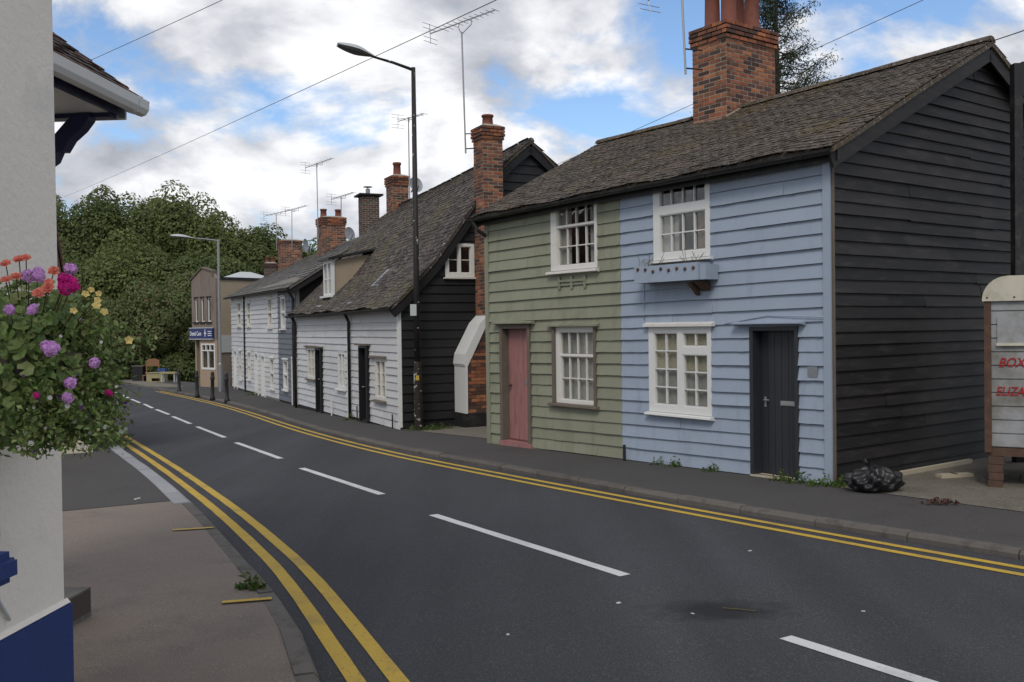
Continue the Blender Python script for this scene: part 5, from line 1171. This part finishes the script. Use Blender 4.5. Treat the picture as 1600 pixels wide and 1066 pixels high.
# bin bag
bm = bmesh.new(); bmesh.ops.create_icosphere(bm, subdivisions=5, radius=1)
for v in bm.verts:
    p = v.co.copy(); z = max(p.z, -.75); th = math.atan2(p.y, p.x)
    k = 1 + .10 * math.sin(th * 7 + p.z * 5) * (1 - abs(p.z) * .4) + .05 * math.sin(th * 13 - p.z * 9) + .04 * math.sin(p.x * 9 + p.y * 11)
    top = max(0, p.z) ** 2; v.co = Vector((p.x * k * .30 * (1 - .45 * top), p.y * k * .22 * (1 - .45 * top), (z + .75) * .155 * k))
me = bpy.data.meshes.new('sack'); bm.to_mesh(me); bm.free(); me.materials.append(None)
for q in me.polygons: q.use_smooth = True
bg = thing('bin_bag', 'black plastic bin bag slumped at the foot of the black gable', 'bin bag', (4.05, 10.55, zg(4.05, 10.55) + PAV + .005)); obj('sack', me, M_bag, bg)
mb = MB(); [mb.add([Vector((0, 0, .24)), Vector((math.cos(a) * .03, math.sin(a) * .03, .33)), Vector((math.cos(a + .5) * .09, math.sin(a + .5) * .07, .37 + .03 * math.sin(a * 3))), Vector((math.cos(a + 1) * .035, math.sin(a + 1) * .03, .32))], [(0, 1, 2, 3)]) for a in (0, 1.1, 2.3, 3.4, 4.6, 5.5)]; mb.build('tied_neck', M_bag, bg, (-.08, 0, 0))
def gthing(name, label, cat, x, y, rz=0): return thing(name, label, cat, (x, y, zg(x, y) + PAV + .006), rz)
t = gthing('offcut_board', 'pale offcut board lying by the black gable', 'board', 5.35, 11.4, R_(12)); MB().box((-.22, .22), (-.06, .06), (0, .04)).build('board', M_plank, t); box('batten', (-.02, .0), (-.06, .06), (.04, .05), M_rust, t)
t = gthing('dead_leaves', 'small heap of brown litter on the yard', 'litter', 4.36, 9.62); P_ = RNG.normal(size=(60, 3)) * np.array([.09, .05, .015]) + np.array([0, 0, .03]); leaf_obj('litter_flakes', P_, RNG.normal(size=(60, 3)) + np.array([0, 0, 1]), RNG.uniform(.015, .035, 60), M_litter, t)
t = gthing('broken_stone', 'lumps of grey rubble beside the trailer wheel', 'rubble', 5.75, 11.05)
for k in range(6):
    v = [(random.uniform(.6, 1) * x, random.uniform(.6, 1) * y, random.uniform(.6, 1) * z) for x, y, z in [(-1, -1, 0), (1, -1, 0), (1, 1, 0), (-1, 1, 0), (-.8, -.8, 1), (.8, -.8, 1), (.8, .8, 1), (-.8, .8, 1)]]
    obj('stone', mesh('stone', v, [(3, 2, 1, 0), (4, 5, 6, 7), (0, 1, 5, 4), (1, 2, 6, 5), (2, 3, 7, 6), (3, 0, 4, 7)]), M_kerb, t, (random.uniform(-.3, .3), random.uniform(-.15, .15), 0), (0, 0, random.uniform(0, 3)), (.09, .07, .08))
t = gthing('timber_edging', 'pale timber edging at the foot of the black gable', 'timber', 4.6, 11.5, math.atan2(.587, .809)); MB().box((0, 1.9), (-.03, .03), (-.02, .05)).build('edging', M_plank, t)
# scraps on road and pavement
for k, (x, y, sx_, sy_, hh, lb) in enumerate([(-2.95, 8.0, 0, 0, 0, ''), (.72, 6.55, .03, .02, .004, 'pale scrap left of the oil stain on the road'), (-.05, 5.9, .02, .015, .004, 'pale scrap on the road nearest the yellow lines'), (1.18, 6.25, .02, .012, .003, 'tiny pale scrap on the oil stain'), (2.3, 6.2, .02, .012, .003, 'pale scrap on the road near the last dash'), (2.02, 8.05, .03, .015, .003, 'pale scrap on the road before the blue cottage'), (-4.55, 11.35, .075, .02, .012, 'white stick lying on the dark crossing')]):
    if not lb: continue
    v = [(-1, -1, 0), (1, -.8, 0), (.9, 1, 0), (-.8, .9, 0), (-.9, -.9, 1), (.9, -.7, .8), (.8, .9, 1), (-.7, .8, .7)]
    d = PAV + .006 if k == 6 else .002; tag(obj('litter_scrap', mesh('scrap', v, [(3, 2, 1, 0), (4, 5, 6, 7), (0, 1, 5, 4), (1, 2, 6, 5), (2, 3, 7, 6), (3, 0, 4, 7)]), M_chip, None, (x, y, zg(x, y) + d), (0, 0, k * .7 + (.1 if k == 6 else 0)), (sx_ * .65, sy_ * .65, hh)), lb, 'litter', 'scraps of litter')
t = thing('bent_twig', 'thin bent twig lying on the oil stain', 'twig', (1.5, 6.3, zg(1.5, 6.3) + .006)); MB().tube([(-.1, .03, .004), (0, -.01, .006), (.1, -.05, .004)], .004, 5).build('twig', M_stem, t)
# dumped furniture at the far side
FZ = lambda x, y: zg(x, y) + .02
sheet('forecourt', [[(-16.6, 47.6), (-18.0, 48.0)], [(-18.2, 51), (-19.6, 50.4)], [(-24, 60), (-25.4, 59.8)], [(-30, 68), (-32, 70)]], M_gravel, PAV + .006)
t = thing('wooden_bench', 'brown wooden bench back standing by the hedge', 'bench', (-22.25, 58.2, FZ(-22.25, 58.2)), R_(-8)); MB().prism([(-.45, 1.0), (.45, 1.0), (.45, 1.35), (.2, 1.46), (-.2, 1.46), (-.45, 1.35)], 0, .05, 'y').build('back_panel', M_chair, t); [box('leg', (x, x + .07), (0, .06), (0, 1.0), M_chair, t) for x in (-.44, .37)]; box('seat', (-.45, .45), (-.45, 0), (.42, .47), M_chair, t); [box('leg', (x, x + .06), (-.44, -.38), (0, .42), M_chair, t) for x in (-.43, .37)]
t = thing('low_table', 'pale wooden box table with a dark opening', 'table', (-21.6, 57.2, FZ(-21.6, 57.2)), R_(-8)); holes_mesh(MB(), -.55, .55, 0, .58, [(-.22, .3, .1, .28)], -.25, -.2).build('front_panel', M_bench, t); box('table_top', (-.6, .6), (-.3, .3), (.58, .63), M_bench, t); [box('side_panel', (x, x + .05), (-.199, .25), (0, .58), M_bench, t) for x in (-.55, .5)]; box('back_panel', (-.5, .5), (.2, .25), (0, .58), M_chair, t)
t = thing('side_bench', 'pale narrow bench on thin legs next to the box table', 'bench', (-20.5, 56.2, FZ(-20.5, 56.2)), R_(-8)); box('seat', (-.5, .5), (-.2, .2), (.55, .66), M_bench, t); [box('leg', (x, x + .06), (y, y + .06), (0, .55), M_lampgrey, t) for x in (-.42, .36) for y in (-.16, .1)]
t = thing('plastic_crate', 'blue plastic crate on the box table', 'crate', (-21.25, 57.2, FZ(-21.6, 57.2) + .63), R_(-8)); holes_mesh(MB(), -.25, .25, 0, .24, [(-.08, .08, .14, .19)], -.18, -.165).build('front', M_bluebox, t); [box('side', (x, x + .015), (-.164, .18), (0, .24), M_bluebox, t) for x in (-.25, .235)]; box('back', (-.235, .235), (.165, .18), (0, .24), M_bluebox, t); box('base', (-.234, .234), (-.164, .164), (0.002, .015), M_bluebox, t)
t = thing('dark_cabinet', 'dark wooden cabinet standing left of the brown bench', 'cabinet', (-23.2, 58.6, FZ(-23.2, 58.6)), R_(-8)); MB().box((-.35, .35), (-.25, .25), (.05, .98)).build('carcass', M_dkdoor, t); box('top', (-.4, .4), (-.3, .3), (.98, 1.03), M_oldwood, t); [box('door', (x, x + .33), (-.27, -.25), (.08, .95), M_dkdoor, t) for x in (-.335, .005)]
# weeds along walls and kerbs
def weeds(name, label, spots, n, M, hgt):
    P_, N_2, S_ = [], [], []
    for (x, y, r, dz) in spots:
        for k in range(int(n * r * 4)):
            a, q = random.uniform(0, 6.28), r * random.random() ** .7; xx, yy = x + math.cos(a) * q, y + math.sin(a) * q * .5; P_.append((xx, yy, zg(xx, yy) + dz + random.random() ** 1.6 * hgt * (1.15 - q / r))); N_2.append((random.gauss(0, 1), random.gauss(-.4, 1), random.gauss(.2, .6))); S_.append(random.uniform(.015, .04))
    o = leaf_obj(name, np.array(P_), np.array(N_2), np.array(S_), M, None, asp=.35, kind='stuff'); o['label'] = label; o['category'] = 'weeds'
D2_ = lambda u, w_: apos(u, w_)[:2]
weeds('wall_weeds', 'green weeds along the foot of the cottages and the alley', [(*D2_(4.3, -.08), .12, PAV), (*D2_(4.6, -.09), .16, PAV), (*D2_(5.3, -.09), .14, PAV), (*D2_(6.45, -.12), .16, PAV), (*D2_(6.75, -.12), .2, PAV), (*D2_(7.05, -.12), .2, PAV), (*D2_(7.25, -.02), .22, PAV), (-1.75, 19.65, .35, PAV), (-1.5, 19.9, .3, PAV), (-2.05, 19.72, .2, PAV), (-.75, 20.6, .4, PAV), (-.2, 20.3, .2, PAV), (-3.95, 23.0, .25, PAV), (-10.2, 37.0, .4, PAV)], 120, M_weed, .16)
weeds('verge_grass', 'grass tuft around the dark post and along the near kerb', [(-8.4, 19.0, .7, PAV), (-7.9, 18.2, .5, PAV), (-8.9, 20.2, .8, PAV), (-1.98, 6.95, .1, PAV), (-1.9, 6.9, .06, PAV)], 160, M_weed, .14)
